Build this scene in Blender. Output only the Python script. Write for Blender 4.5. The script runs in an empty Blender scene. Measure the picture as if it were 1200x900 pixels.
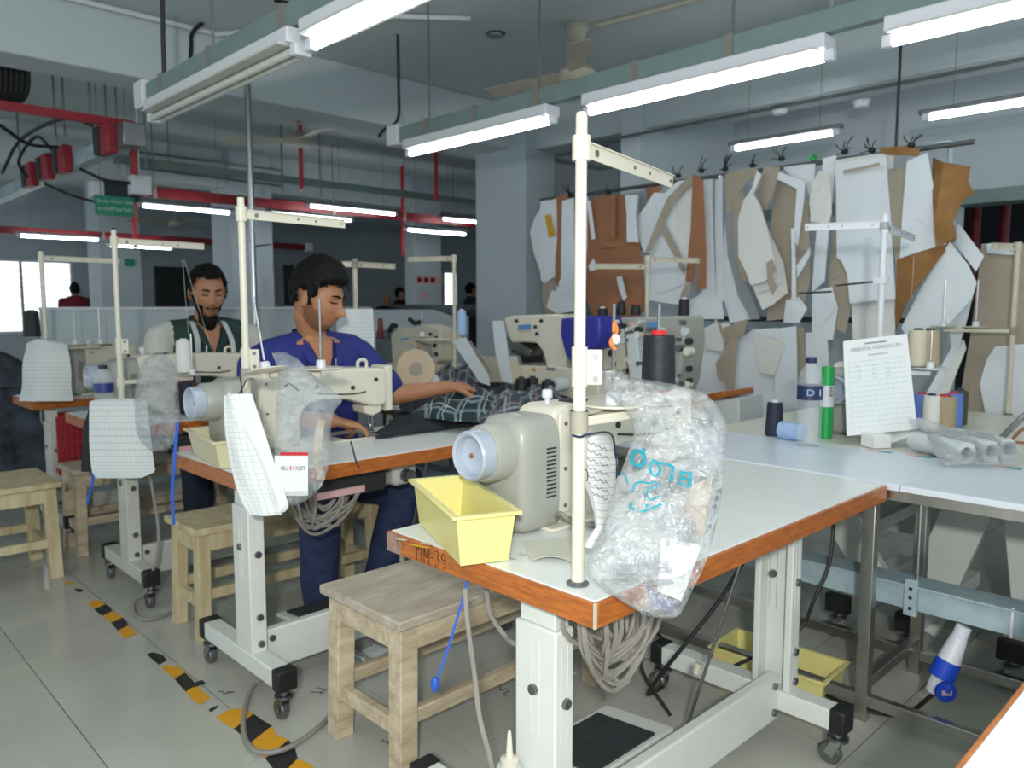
import bpy, bmesh, math, random
from mathutils import Vector, Matrix, Euler, noise
random.seed(7)
S = bpy.context.scene
COL = S.collection
PI = math.pi
# ------------------------------------------------------------------ camera, world, flash, exposure
FPX = 917.0; PITCH = math.radians(5.67); AZ = math.radians(46); EYE = Vector((0, 0, 1.30))
cd = bpy.data.cameras.new('camera'); cam = bpy.data.objects.new('camera', cd); COL.objects.link(cam)
cam.location = EYE; cam.rotation_euler = (PI/2-PITCH, 0, AZ-PI/2)
cd.sensor_width = 36; cd.lens = FPX/1200*36; cd.clip_start = 0.05; cd.clip_end = 100
cd.dof.use_dof = True; cd.dof.focus_distance = 1.65; cd.dof.aperture_fstop = 5.0
S.camera = cam
wd = bpy.data.worlds.new('world'); S.world = wd; wd.use_nodes = True
wd.node_tree.nodes['Background'].inputs[0].default_value = (0.70, 0.80, 0.86, 1)
wd.node_tree.nodes['Background'].inputs[1].default_value = 1.05
fl = bpy.data.lights.new('camera_flash', 'POINT'); fl.shadow_soft_size = 0.06
fl.energy = 225; fl.color = (1.0, 0.985, 0.96)
flo = bpy.data.objects.new('camera_flash', fl); COL.objects.link(flo)
flo.location = (-0.44, -0.43, 1.66); flo.rotation_euler = (PI/2-math.radians(3), 0, AZ-PI/2)
S.view_settings.view_transform = 'Standard'; S.view_settings.look = 'None'
S.view_settings.gamma = 1; S.view_settings.use_curve_mapping = False; S.view_settings.exposure = 0.0

FW = Vector((math.cos(AZ)*math.cos(PITCH), math.sin(AZ)*math.cos(PITCH), -math.sin(PITCH)))
RT = Vector((math.sin(AZ), -math.cos(AZ), 0)); UP = RT.cross(FW)
def ray(px, py): return FW + RT*((px-600)/FPX) - UP*((py-450)/FPX)
def WX(px, py, X): r = ray(px, py); return EYE + r*(X/r.x)      # photo point on the plane x = X
def WY(px, py, Y): r = ray(px, py); return EYE + r*(Y/r.y)
def WZ(px, py, z): r = ray(px, py); return EYE + r*((z-EYE.z)/r.z)
def WD(px, py, d): return EYE + ray(px, py)*d

# ------------------------------------------------------------------ materials
MATS = {}
def lin(c): return tuple((x/12.92 if x <= .04045 else ((x+.055)/1.055)**2.4) for x in c)
def rgb(h): return lin(tuple(int(h[i:i+2], 16)/255 for i in (0, 2, 4)))
def mat(name, hexc, rough=.5, metal=0, var=.0, scale=8, bump=0, bscale=60, hex2=None, stretch=None, spec=.5, coat=0, trans=0, alpha=1, emit=0, sss=0, aniso=False):
    m = bpy.data.materials.new(name); m.use_nodes = True; nt = m.node_tree; N = nt.nodes; L = nt.links
    b = N['Principled BSDF']; c = rgb(hexc)
    b.inputs['Base Color'].default_value = (*c, 1); b.inputs['Roughness'].default_value = rough
    b.inputs['Metallic'].default_value = metal; b.inputs['Specular IOR Level'].default_value = spec
    b.inputs['Coat Weight'].default_value = coat; b.inputs['Transmission Weight'].default_value = trans
    b.inputs['Alpha'].default_value = alpha
    if sss: b.inputs['Subsurface Weight'].default_value = sss; b.inputs['Subsurface Scale'].default_value = .01
    if emit: b.inputs['Emission Color'].default_value = (*c, 1); b.inputs['Emission Strength'].default_value = emit
    if var or bump or hex2:
        tc = N.new('ShaderNodeTexCoord'); mp = N.new('ShaderNodeMapping'); L.new(tc.outputs['Object'], mp.inputs[0])
        if stretch: mp.inputs['Scale'].default_value = stretch
    if var or hex2:
        n = N.new('ShaderNodeTexNoise'); n.inputs['Scale'].default_value = scale; n.inputs['Detail'].default_value = 6; n.inputs['Roughness'].default_value = .65
        L.new(mp.outputs[0], n.inputs[0])
        r = N.new('ShaderNodeValToRGB'); L.new(n.outputs[0], r.inputs[0])
        c2 = rgb(hex2) if hex2 else tuple(max(0, x*(1-var)) for x in c)
        r.color_ramp.elements[0].position = .36; r.color_ramp.elements[1].position = .62
        r.color_ramp.elements[0].color = (*c2, 1); r.color_ramp.elements[1].color = (*c, 1)
        L.new(r.outputs[0], b.inputs['Base Color'])
    if bump:
        n2 = N.new('ShaderNodeTexNoise'); n2.inputs['Scale'].default_value = bscale; n2.inputs['Detail'].default_value = 4
        L.new(mp.outputs[0], n2.inputs[0]); bp = N.new('ShaderNodeBump'); bp.inputs['Strength'].default_value = bump; bp.inputs['Distance'].default_value = .01
        L.new(n2.outputs[0], bp.inputs['Height']); L.new(bp.outputs[0], b.inputs['Normal'])
    MATS[name] = m; return m
mat('tile', 'B4B4AA', .16, var=.06, scale=3); mat('grout', '7E7A6C', .7)
mat('ceiling', 'C6D0D2', .9, var=.05, scale=1.2); mat('wall', 'C4CFD4', .85, var=.04, scale=1)
mat('beam', 'C2CDD0', .85, var=.04, scale=2); mat('column', 'BAC6CC', .8, var=.03, scale=2); mat('farwall', 'B6C3C9', .9, var=.08, scale=.8)
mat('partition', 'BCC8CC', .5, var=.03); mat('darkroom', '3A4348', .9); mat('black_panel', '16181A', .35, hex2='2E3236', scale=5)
mat('laminate', 'E4E8E6', .28, var=.03, scale=14); mat('laminate_blue', 'D9E1EA', .3, var=.03, scale=10); mat('laminate_cream', 'D8D9CA', .3, var=.04, scale=10)
mat('wood_edge', 'BC6C28', .34, scale=7, hex2='94501E', stretch=(2, 2, 16), coat=.35, bump=.1, bscale=30)
mat('wood_edge_fine', 'B9712C', .4, scale=14, hex2='8F521C', stretch=(1, 1, 6))
mat('worn_wood', 'CFC1A5', .65, scale=7, hex2='AC9A7E', stretch=(.7, 3, 3), bump=.25, bscale=30)
mat('pale_wood', 'CFC29E', .6, scale=6, hex2='B5A47C', stretch=(3, 3, .6), bump=.2, bscale=30)
mat('plank_wood', 'BEB4A4', .6, scale=5, hex2='A0937F', stretch=(1, 4, 4), bump=.2, bscale=25)
mat('paint_white', 'D9DCD6', .38, var=.05, scale=7, bump=.05, bscale=90); mat('paint_dirty', 'C6C7BE', .45, var=.14, scale=6)
mat('cream', 'D9D4C3', .32, var=.04, scale=9); mat('cream_old', 'C5BEAA', .4, var=.12, scale=14); mat('grey_plastic', 'A2A39B', .35, var=.03)
mat('wheel_blue', 'AAB4C2', .25, coat=.3); mat('dark_slot', '2B2B2B', .6); mat('steel', 'B5B7B8', .22, metal=1, var=.1, scale=30); mat('steel_dull', '8F9193', .4, metal=1, var=.2, scale=25)
mat('stainless', 'C6C4BD', .30, metal=1, var=.25, scale=6, stretch=(1, 1, .3)); mat('galv', 'AFC3C9', .45, metal=.12, hex2='97ADB6', scale=10)
mat('trunk', '7E9390', .5, metal=.25, var=.12, scale=6); mat('black_rubber', '17181A', .55); mat('black_cable', '1B1C1E', .5); mat('grey_cable', '8F8B82', .6, var=.15)
mat('white_cable', 'CFCFC8', .5); mat('fix_white', 'D5D8DE', .35); mat('bracket', '8C887F', .5, metal=.4)
mat('tube_on', 'F4FAFF', .3, emit=19.0); mat('tube_off', 'C9CCC6', .25); mat('window_light', 'F4FBFF', .4, emit=1.7); mat('red_paint', '701019', .45, var=.1); mat('red_bright', 'C3202C', .4)
mat('green_sign', '16866A', .45); mat('sign_text', 'BFD6CB', .5); mat('fan_cream', 'B9B3A2', .5, var=.05)
mat('yellow_plastic', 'E7DE92', .35, var=.03, sss=.15); mat('cream_plastic', 'DAD2AE', .4, var=.04)
mat('card_white', 'DAE1E5', .75, var=.05, scale=5); mat('card_white_warm', 'DBDBD7', .75, var=.06, scale=5); mat('card_tan', 'A59B8A', .8, var=.08, scale=6); mat('card_brown', '9A6A4A', .8, var=.12, scale=6); mat('card_ochre', '9E7340', .7, hex2='7E5627', scale=3)
mat('card_edge_grey', '8B9195', .8); mat('paper', 'E6E8E6', .7); mat('ink_black', '1A1512', .6); mat('ink_grey', '7A8086', .7); mat('ink_light', 'A3A9AE', .7); mat('ink_teal', '2A93A5', .4)
mat('tape_yellow', 'E0A21C', .45, var=.12, scale=20); mat('tape_black', '26282A', .5, var=.2, scale=20)
mat('skin', 'B07B58', .5, var=.1, scale=14, sss=.1); mat('skin2', 'AE7C5C', .5, var=.1, scale=14, sss=.1); mat('lips', '8B5648', .5); mat('stubble', '33241C', .8, alpha=.30); mat('hair', '0E0C0B', .62, bump=.4, bscale=120, spec=.2); mat('eye_dark', '16110F', .3)
mat('shirt_blue', '232C7C', .75, var=.15, scale=7, bump=.15, bscale=25); mat('shirt_green', '26403B', .8, var=.1, bump=.1, bscale=25); mat('shirt_cream', 'C9C9C0', .8, var=.06); mat('jeans', '2B3A5E', .85, hex2='1E2A49', scale=18, bump=.2, bscale=40); mat('dark_pants', '1B2436', .85); mat('shoe', '1C1A1A', .5)
mat('shirt_red', '6E1422', .8); mat('dark_cloth', '22272C', .8); mat('heap_cloth', '565E68', .9, hex2='2B3036', scale=6); mat('cloth_white', 'C4CACB', .8)
mat('thread_black', '1A1C20', .45, bump=.3, bscale=60, stretch=(1, 1, 14)); mat('thread_navy', '1E2438', .5, bump=.3, bscale=60, stretch=(1, 1, 14)); mat('thread_blue', '9BB6DA', .55); mat('thread_royal', '5A7FC9', .6); mat('thread_white', 'E4E4DE', .6, bump=.2, bscale=150); mat('thread_tan', 'A8987A', .6, bump=.3, bscale=150); mat('thread_cream', 'C9C1AB', .6, bump=.2, bscale=150); mat('thread_olive', '3F443A', .6)
mat('blue_cover', '2A2F93', .4); mat('royal_blue', '1646C0', .35); mat('label_blue', '2F3B7C', .4); mat('label_navy', '232B50', .4); mat('green_tube', '18A24C', .35); mat('blue_ribbon', '2458B8', .6)
mat('sticker_yellow', 'C99A1E', .6); mat('logo_blue', '5B8FC4', .5); mat('roll_tan', 'CDB89B', .8, var=.1); mat('dark_fabric', '23262E', .9, var=.3, scale=20); mat('red_plastic', '911A28', .45); mat('pink', 'D9AEB0', .6); mat('orange_knot', 'E0803A', .6); mat('foot_pad', '33363A', .8, var=.35, scale=30)
def bag_mat(name, tint, dens, rough=.12):
    m = bpy.data.materials.new(name); m.use_nodes = True; nt = m.node_tree; N = nt.nodes; L = nt.links
    N.remove(N['Principled BSDF']); out = N['Material Output']; tc = N.new('ShaderNodeTexCoord')
    n = N.new('ShaderNodeTexNoise'); n.inputs['Scale'].default_value = 20; n.inputs['Detail'].default_value = 5; n.inputs['Distortion'].default_value = 1.2
    L.new(tc.outputs['Object'], n.inputs[0]); r = N.new('ShaderNodeMapRange'); L.new(n.outputs[0], r.inputs[0])
    r.inputs[1].default_value = .35; r.inputs[2].default_value = .72; r.inputs[3].default_value = dens*.35; r.inputs[4].default_value = min(1, dens*1.8)
    bp = N.new('ShaderNodeBump'); bp.inputs['Strength'].default_value = .9; bp.inputs['Distance'].default_value = .012
    n2 = N.new('ShaderNodeTexNoise'); n2.inputs['Scale'].default_value = 26; n2.inputs['Detail'].default_value = 3; n2.inputs['Distortion'].default_value = 2.5; L.new(tc.outputs['Object'], n2.inputs[0]); L.new(n2.outputs[0], bp.inputs['Height'])
    tr = N.new('ShaderNodeBsdfTransparent'); tr.inputs[0].default_value = (.96, .97, .98, 1); df = N.new('ShaderNodeBsdfDiffuse'); df.inputs[0].default_value = (*rgb(tint), 1); L.new(bp.outputs[0], df.inputs['Normal'])
    gl = N.new('ShaderNodeBsdfGlossy'); gl.inputs['Roughness'].default_value = rough; L.new(bp.outputs[0], gl.inputs['Normal'])
    m1 = N.new('ShaderNodeMixShader'); L.new(r.outputs[0], m1.inputs[0]); L.new(tr.outputs[0], m1.inputs[1]); L.new(df.outputs[0], m1.inputs[2])
    fr = N.new('ShaderNodeLayerWeight'); fr.inputs[0].default_value = .28; L.new(bp.outputs[0], fr.inputs['Normal'])
    mr = N.new('ShaderNodeMapRange'); L.new(fr.outputs['Facing'], mr.inputs[0]); mr.inputs[3].default_value = .05; mr.inputs[4].default_value = .55
    m2 = N.new('ShaderNodeMixShader'); L.new(mr.outputs[0], m2.inputs[0]); L.new(m1.outputs[0], m2.inputs[1]); L.new(gl.outputs[0], m2.inputs[2]); L.new(m2.outputs[0], out.inputs[0])
    MATS[name] = m
bag_mat('bag_clear', 'E3E7E8', .20, .16); bag_mat('bag_thin', 'D8DFE2', .20, .16); bag_mat('bag_silver', 'D6DBDE', .18, .12)
def pet_mat():
    m = bpy.data.materials.new('pet'); m.use_nodes = True; b = m.node_tree.nodes['Principled BSDF']
    b.inputs['Base Color'].default_value = (.75, .82, .84, 1); b.inputs['Roughness'].default_value = .06; b.inputs['Alpha'].default_value = .2; b.inputs['Specular IOR Level'].default_value = 1
    MATS['pet'] = m
pet_mat()
def grid_mat(name, base, line, nu, nv, w=.06, extra=None):
    m = bpy.data.materials.new(name); m.use_nodes = True; nt = m.node_tree; N = nt.nodes; L = nt.links; b = N['Principled BSDF']; b.inputs['Roughness'].default_value = .7
    uv = N.new('ShaderNodeUVMap'); uv.uv_map = 'UV'; sp = N.new('ShaderNodeSeparateXYZ'); L.new(uv.outputs[0], sp.inputs[0])
    outs = []
    for i, n in ((0, nu), (1, nv)):
        a = N.new('ShaderNodeMath'); a.operation = 'MULTIPLY'; a.inputs[1].default_value = n; L.new(sp.outputs[i], a.inputs[0])
        fr = N.new('ShaderNodeMath'); fr.operation = 'FRACT'; L.new(a.outputs[0], fr.inputs[0])
        lt = N.new('ShaderNodeMath'); lt.operation = 'LESS_THAN'; lt.inputs[1].default_value = w; L.new(fr.outputs[0], lt.inputs[0]); outs.append(lt)
    mx = N.new('ShaderNodeMath'); mx.operation = 'MAXIMUM'; L.new(outs[0].outputs[0], mx.inputs[0]); L.new(outs[1].outputs[0], mx.inputs[1])
    mix = N.new('ShaderNodeMix'); mix.data_type = 'RGBA'; L.new(mx.outputs[0], mix.inputs[0]); mix.inputs[6].default_value = (*rgb(base), 1); mix.inputs[7].default_value = (*rgb(line), 1)
    L.new(mix.outputs[2], b.inputs['Base Color']); MATS[name] = m
grid_mat('grid_paper', 'E2E6E4', 'B9BFC1', 26, 6, .07); grid_mat('grid_paper_fine', 'D6DBD9', 'B2B8B8', 22, 22, .12); grid_mat('grid_chart', 'E6EBE9', 'BCC4C8', 14, 20, .07); grid_mat('lined_paper', 'E8E9E6', 'C2C2C2', 16, 1, .14)
def plaid_mat(name, a, b_, c, d, s):
    m = bpy.data.materials.new(name); m.use_nodes = True; nt = m.node_tree; N = nt.nodes; L = nt.links; b = N['Principled BSDF']; b.inputs['Roughness'].default_value = .9
    uv = N.new('ShaderNodeUVMap'); uv.uv_map = 'UV'; sp = N.new('ShaderNodeSeparateXYZ'); L.new(uv.outputs[0], sp.inputs[0]); cur = None
    def band(i, n, lo, hi):
        q = N.new('ShaderNodeMath'); q.operation = 'MULTIPLY'; q.inputs[1].default_value = n; L.new(sp.outputs[i], q.inputs[0])
        f = N.new('ShaderNodeMath'); f.operation = 'FRACT'; L.new(q.outputs[0], f.inputs[0])
        g = N.new('ShaderNodeMath'); g.operation = 'GREATER_THAN'; g.inputs[1].default_value = lo; L.new(f.outputs[0], g.inputs[0])
        l = N.new('ShaderNodeMath'); l.operation = 'LESS_THAN'; l.inputs[1].default_value = hi; L.new(f.outputs[0], l.inputs[0])
        k = N.new('ShaderNodeMath'); k.operation = 'MULTIPLY'; L.new(g.outputs[0], k.inputs[0]); L.new(l.outputs[0], k.inputs[1]); return k
    cur = None
    for i, lo, hi, col, op in ((0, .0, .45, b_, .7), (1, .0, .45, b_, .6), (0, .55, .68, c, .8), (1, .55, .68, c, .8), (0, .85, .90, d, .9), (1, .85, .90, d, .9)):
        k = band(i, s, lo, hi); mu = N.new('ShaderNodeMath'); mu.operation = 'MULTIPLY'; mu.inputs[1].default_value = op; L.new(k.outputs[0], mu.inputs[0])
        mix = N.new('ShaderNodeMix'); mix.data_type = 'RGBA'; L.new(mu.outputs[0], mix.inputs[0])
        if cur: L.new(cur.outputs[2], mix.inputs[6])
        else: mix.inputs[6].default_value = (*rgb(a), 1)
        mix.inputs[7].default_value = (*rgb(col), 1); cur = mix
    L.new(cur.outputs[2], b.inputs['Base Color']); MATS[name] = m
plaid_mat('plaid_green', '27464A', '1B2A33', '8E9DA3', 'C9D2D2', 5); plaid_mat('plaid_grey', '55636F', '2C3743', '9AA3A8', 'B07F5A', 6); plaid_mat('plaid_dark', '2A2D33', '1C1F24', '40444A', '5A5750', 6)

# ------------------------------------------------------------------ mesh builder
class B:
    def __init__(s): s.v = []; s.f = []; s.uv = {}
    def add(s, vs, fs):
        o = len(s.v); s.v += [Vector(v) for v in vs]; s.f += [tuple(i+o for i in f) for f in fs]; return s
    def box(s, x0, y0, z0, x1, y1, z1):
        return s.add([(x0,y0,z0),(x1,y0,z0),(x1,y1,z0),(x0,y1,z0),(x0,y0,z1),(x1,y0,z1),(x1,y1,z1),(x0,y1,z1)], [(0,3,2,1),(4,5,6,7),(0,1,5,4),(1,2,6,5),(2,3,7,6),(3,0,4,7)])
    def obox(s, c, size, rot=(0,0,0)):
        R = Euler(rot).to_matrix(); c = Vector(c); h = [x/2 for x in size]
        vs = [c+R@Vector((sx*h[0], sy*h[1], sz*h[2])) for sz in (-1,1) for sx, sy in ((-1,-1),(1,-1),(1,1),(-1,1))]
        return s.add(vs, [(0,3,2,1),(4,5,6,7),(0,1,5,4),(1,2,6,5),(2,3,7,6),(3,0,4,7)])
    def bar(s, p0, p1, w, h, up=(0,0,1)):
        p0 = Vector(p0); p1 = Vector(p1); d = (p1-p0).normalized(); u = Vector(up)
        if abs(d.dot(u)) > .98: u = Vector((1,0,0))
        r = d.cross(u).normalized(); u = r.cross(d); vs = []
        for p in (p0, p1):
            for a, b in ((-1,-1),(1,-1),(1,1),(-1,1)): vs.append(p+r*a*w/2+u*b*h/2)
        return s.add(vs, [(0,1,2,3),(7,6,5,4),(0,4,5,1),(1,5,6,2),(2,6,7,3),(3,7,4,0)])
    def tube(s, pts, r, n=8, caps=True):
        pts = [Vector(p) for p in pts]; k = len(pts); R = r if isinstance(r, (list, tuple)) else [r]*k
        o = len(s.v); u = None
        for i, p in enumerate(pts):
            d = (pts[min(i+1,k-1)]-pts[max(i-1,0)]).normalized()
            if u is None: u = d.orthogonal().normalized()
            u = (u-d*u.dot(d)); u = u.normalized() if u.length > 1e-6 else d.orthogonal().normalized()
            w = d.cross(u)
            for j in range(n):
                a = 2*PI*j/n; s.v.append(p+(u*math.cos(a)+w*math.sin(a))*R[i])
        for i in range(k-1):
            for j in range(n): s.f.append((o+i*n+j, o+i*n+(j+1)%n, o+(i+1)*n+(j+1)%n, o+(i+1)*n+j))
        if caps: s.f.append(tuple(o+j for j in reversed(range(n)))); s.f.append(tuple(o+(k-1)*n+j for j in range(n)))
        return s
    def cyl(s, p0, p1, r0, r1=None, n=16): return s.tube([p0, p1], [r0, r0 if r1 is None else r1], n)
    def lathe(s, prof, c=(0,0,0), n=20, axis='z'):
        c = Vector(c); o = len(s.v); k = len(prof)
        for r, h in prof:
            for j in range(n):
                a = 2*PI*j/n; x, y = r*math.cos(a), r*math.sin(a)
                s.v.append(c+(Vector((x,y,h)) if axis == 'z' else Vector((h,x,y)) if axis == 'x' else Vector((y,h,x))))
        for i in range(k-1):
            for j in range(n): s.f.append((o+i*n+j, o+i*n+(j+1)%n, o+(i+1)*n+(j+1)%n, o+(i+1)*n+j))
        s.f.append(tuple(o+j for j in reversed(range(n)))); s.f.append(tuple(o+(k-1)*n+j for j in range(n))); return s
    def slab(s, pts, off):
        pts = [Vector(p) for p in pts]; off = Vector(off); n = len(pts); o = len(s.v)
        s.v += pts+[p+off for p in pts]
        s.f.append(tuple(o+i for i in range(n))); s.f.append(tuple(o+n+i for i in reversed(range(n))))
        for i in range(n): s.f.append((o+(i+1)%n, o+i, o+n+i, o+n+(i+1)%n))
        return s
    def ell(s, c, r, n=14, m=8, rot=None):
        c = Vector(c); o = len(s.v); R = rot if rot is not None else Matrix.Identity(3)
        for i in range(m+1):
            t = PI*i/m
            for j in range(n):
                a = 2*PI*j/n; s.v.append(c+R@Vector((r[0]*math.sin(t)*math.cos(a), r[1]*math.sin(t)*math.sin(a), r[2]*math.cos(t))))
        for i in range(m):
            for j in range(n): s.f.append((o+i*n+j, o+(i+1)*n+j, o+(i+1)*n+(j+1)%n, o+i*n+(j+1)%n))
        return s
    def sheet(s, fn, nu, nv, th=None):
        o = len(s.v)
        for i in range(nu+1):
            for j in range(nv+1):
                s.v.append(Vector(fn(i/nu, j/nv))); s.uv[len(s.v)-1] = (i/nu, j/nv)
        w = nv+1
        q = [(o+i*w+j, o+(i+1)*w+j, o+(i+1)*w+j+1, o+i*w+j+1) for i in range(nu) for j in range(nv)]
        s.f += q
        if th:
            th = Vector(th); o2 = len(s.v); cnt = (nu+1)*w
            for i in range(cnt): s.v.append(s.v[o+i]+th); s.uv[o2+i] = s.uv[o+i]
            s.f += [tuple(o2+k-o for k in reversed(f)) for f in q]
            rim = [i*w for i in range(nu+1)]+[nu*w+j for j in range(1, w)]+[i*w+nv for i in range(nu-1,-1,-1)]+[j for j in range(nv-1,0,-1)]
            for a, b in zip(rim, rim[1:]+rim[:1]): s.f.append((o+b, o+a, o2+a, o2+b))
        return s
    def mesh(s, name):
        me = bpy.data.meshes.new(name); me.from_pydata(s.v, [], s.f)
        if s.uv:
            l = me.uv_layers.new(name='UV')
            for lp in me.loops: l.data[lp.index].uv = s.uv.get(lp.vertex_index, (0,0))
        bm = bmesh.new(); bm.from_mesh(me); bmesh.ops.recalc_face_normals(bm, faces=bm.faces); bm.to_mesh(me); bm.free()
        return me
    def build(s, name, m, parent=None, smooth=35, bevel=0, seg=2):
        lo = Vector((min(v.x for v in s.v), min(v.y for v in s.v), min(v.z for v in s.v))); hi = Vector((max(v.x for v in s.v), max(v.y for v in s.v), max(v.z for v in s.v)))
        c = Vector(((lo.x+hi.x)/2, (lo.y+hi.y)/2, lo.z)); s.v = [v-c for v in s.v]
        return link(s.mesh(name), name, m, parent, c, smooth, bevel, seg)
def absloc(o):
    p = Vector((0,0,0))
    while o: p += o.location; o = o.parent
    return p
def link(me, name, m, parent, loc, smooth=35, bevel=0, seg=2):
    if smooth:
        me.polygons.foreach_set('use_smooth', [True]*len(me.polygons)); me.set_sharp_from_angle(angle=math.radians(smooth))
    if not me.materials: me.materials.append(MATS[m] if isinstance(m, str) else m)
    o = bpy.data.objects.new(name, me); COL.objects.link(o); o.location = loc
    if parent: o.parent = parent; o.location = Vector(loc)-absloc(parent)
    if bevel:
        md = o.modifiers.new('bevel', 'BEVEL'); md.width = bevel; md.segments = seg; md.limit_method = 'ANGLE'; md.angle_limit = math.radians(40)
    return o
def tag(o, label, cat, group=None):
    o['label'] = label; o['category'] = cat
    if group: o['group'] = group
    return o
def root(name, label, cat, loc=(0,0,0), group=None):
    o = bpy.data.objects.new(name, None); COL.objects.link(o); o.location = loc; o.empty_display_size = .1
    return tag(o, label, cat, group)
def struct(o): o['kind'] = 'structure'; return o
def copy_tree(o, parent=None):
    c = o.copy(); COL.objects.link(c); c.parent = parent
    for ch in list(o.children): copy_tree(ch, c)
    return c
def inst(src, parent, loc, rot=None):           # a copy of a part that shares its mesh
    c = src.copy(); COL.objects.link(c); c.parent = parent; c.location = Vector(loc)-absloc(parent)
    if rot: c.rotation_euler = rot
    return c
def cr(pts, n=6):                                # Catmull-Rom through points
    P = [Vector(p) for p in pts]; P = [P[0]*2-P[1]]+P+[P[-1]*2-P[-2]]; out = []
    for i in range(1, len(P)-2):
        for k in range(n):
            t = k/n; a, b, c, d = P[i-1:i+3]
            out.append(.5*((2*b)+(c-a)*t+(2*a-5*b+4*c-d)*t*t+(3*b-a-3*c+d)*t**3))
    return out+[P[-2]]
def text(body, size, m, parent, M4, name='lettering', extrude=.0004, width=None):
    cu = bpy.data.curves.new(name, 'FONT'); cu.body = body; cu.size = size; cu.extrude = extrude; cu.align_x = 'CENTER'; cu.align_y = 'CENTER'; cu.resolution_u = 2
    t = bpy.data.objects.new(name, cu); COL.objects.link(t); dg = bpy.context.evaluated_depsgraph_get()
    me = bpy.data.meshes.new_from_object(t.evaluated_get(dg)); bpy.data.objects.remove(t); bpy.data.curves.remove(cu)
    if width and len(me.vertices):
        xs = [v.co.x for v in me.vertices]; k = width/(max(xs)-min(xs)); me.transform(Matrix.Diagonal((k,1,1,1)))
    c = M4.to_translation(); me.transform(Matrix.Translation(-c)@M4); me.materials.clear()
    return link(me, name, m, parent, c, 0)
def frame(o, xdir, ydir):                        # matrix: local x,y along the given directions at o
    x = Vector(xdir).normalized(); y = Vector(ydir); y = (y-x*y.dot(x)).normalized(); z = x.cross(y)
    return Matrix(((x.x,y.x,z.x,o[0]),(x.y,y.y,z.y,o[1]),(x.z,y.z,z.z,o[2]),(0,0,0,1)))
def remesh(b, voxel, smooth=3):
    me = bpy.data.meshes.new('tmp'); me.from_pydata(b.v, [], b.f); o = bpy.data.objects.new('tmp', me); COL.objects.link(o)
    bm = bmesh.new(); bm.from_mesh(me); bmesh.ops.recalc_face_normals(bm, faces=bm.faces); bm.to_mesh(me); bm.free()
    r = o.modifiers.new('r', 'REMESH'); r.mode = 'VOXEL'; r.voxel_size = voxel
    if smooth: q = o.modifiers.new('s', 'SMOOTH'); q.iterations = smooth; q.factor = .5
    out = bpy.data.meshes.new_from_object(o.evaluated_get(bpy.context.evaluated_depsgraph_get())); bpy.data.objects.remove(o); return out
# ================================================================== the setting
# floor: grout bed with single tiles laid into it
fl_b = B().box(-3, -3, -.06, 16.1, 16, -.004).build('floor', 'grout'); struct(fl_b)
TS = .392; GX0 = .634; GY0 = 2.83
def vis(x, y):
    d = Vector((x, y, 0))-EYE; w = d.dot(FW)
    if w < .5: return None
    u = 600+FPX*d.dot(RT)/w; v = 450-FPX*d.dot(UP)/w
    return w if (-90 < u < 1290 and 0 < v < 1020) else None
cells = []
for i in range(-12, 30):
    for j in range(-16, 36):
        x = GX0+i*TS; y = GY0+j*TS; w = vis(x+TS/2, y+TS/2); cells.append((w if w else 99+abs(x)+abs(y), x, y))
cells.sort()
tb = B().box(-TS/2+.002, -TS/2+.002, 0, TS/2-.002, TS/2-.002, .006); tm = tb.mesh('tile'); tm.materials.append(MATS['tile'])
rest = B()
for k, (w, x, y) in enumerate(cells):
    c = (x+TS/2, y+TS/2)
    if k < 300 and w < 90:
        o = bpy.data.objects.new('tile', tm); COL.objects.link(o); o.parent = fl_b; o.location = Vector((c[0], c[1], -.006))-fl_b.location
    else: rest.box(c[0]-TS/2+.0015, c[1]-TS/2+.0015, -.006, c[0]+TS/2-.0015, c[1]+TS/2-.0015, 0)
r = rest.build('far_tiles', 'tile', fl_b, smooth=0); r['kind'] = 'stuff'
CZ = 3.14
struct(B().box(-3, -3, CZ, 16.1, 16, CZ+.1).build('ceiling', 'ceiling'))
def beam(name, *a): return struct(B().box(*a).build(name, 'beam', bevel=.01))
beam('trim_1', -3, 5.32, 2.74, 6.6, 5.66, CZ)            # beam across, over the partition
beam('trim_2', 5.24, 1.0-4, 2.72, 5.56, 5.32, CZ)        # beam along the right
beam('trim_3', -3, 9.2, 2.7, 16, 9.55, CZ)
beam('trim_4', 3.0, -3, 2.86, 3.35, 1.05, CZ)            # short beam over the bench row
for n, (x0, y0, x1, y1) in enumerate(((5.10, 5.11, 5.5, 5.79), (4.15, 9.1, 4.68, 9.65), (WY(487,350,9.1).x, 9.1, WY(518,350,9.1).x, WX(475,350,WY(487,350,9.1).x).y), (WY(119,350,12.2).x, 12.2, WY(168,350,12.2).x, 12.75), (5.9, 12.4, 6.4, 12.9))):
    c = B().box(x0, y0, 0, x1, y1, CZ).build('column', 'column', bevel=.012); struct(c)
    if n == 2:
        B().box(x0-.004, y0-.006, 1.62, x1+.003, y0-.001, 1.74).build('notice_strip', 'pink', c)
        for i in range(3): B().box(x0+.03+i*.12, y0-.008, 1.645, x0+.11+i*.12, y0-.0065, 1.715).build('notice_print', 'red_paint', c)
        B().box(x0+.1, y0-.006, 1.42, x0+.22, y0-.001, 1.52).build('notice', 'pink', c)
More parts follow.
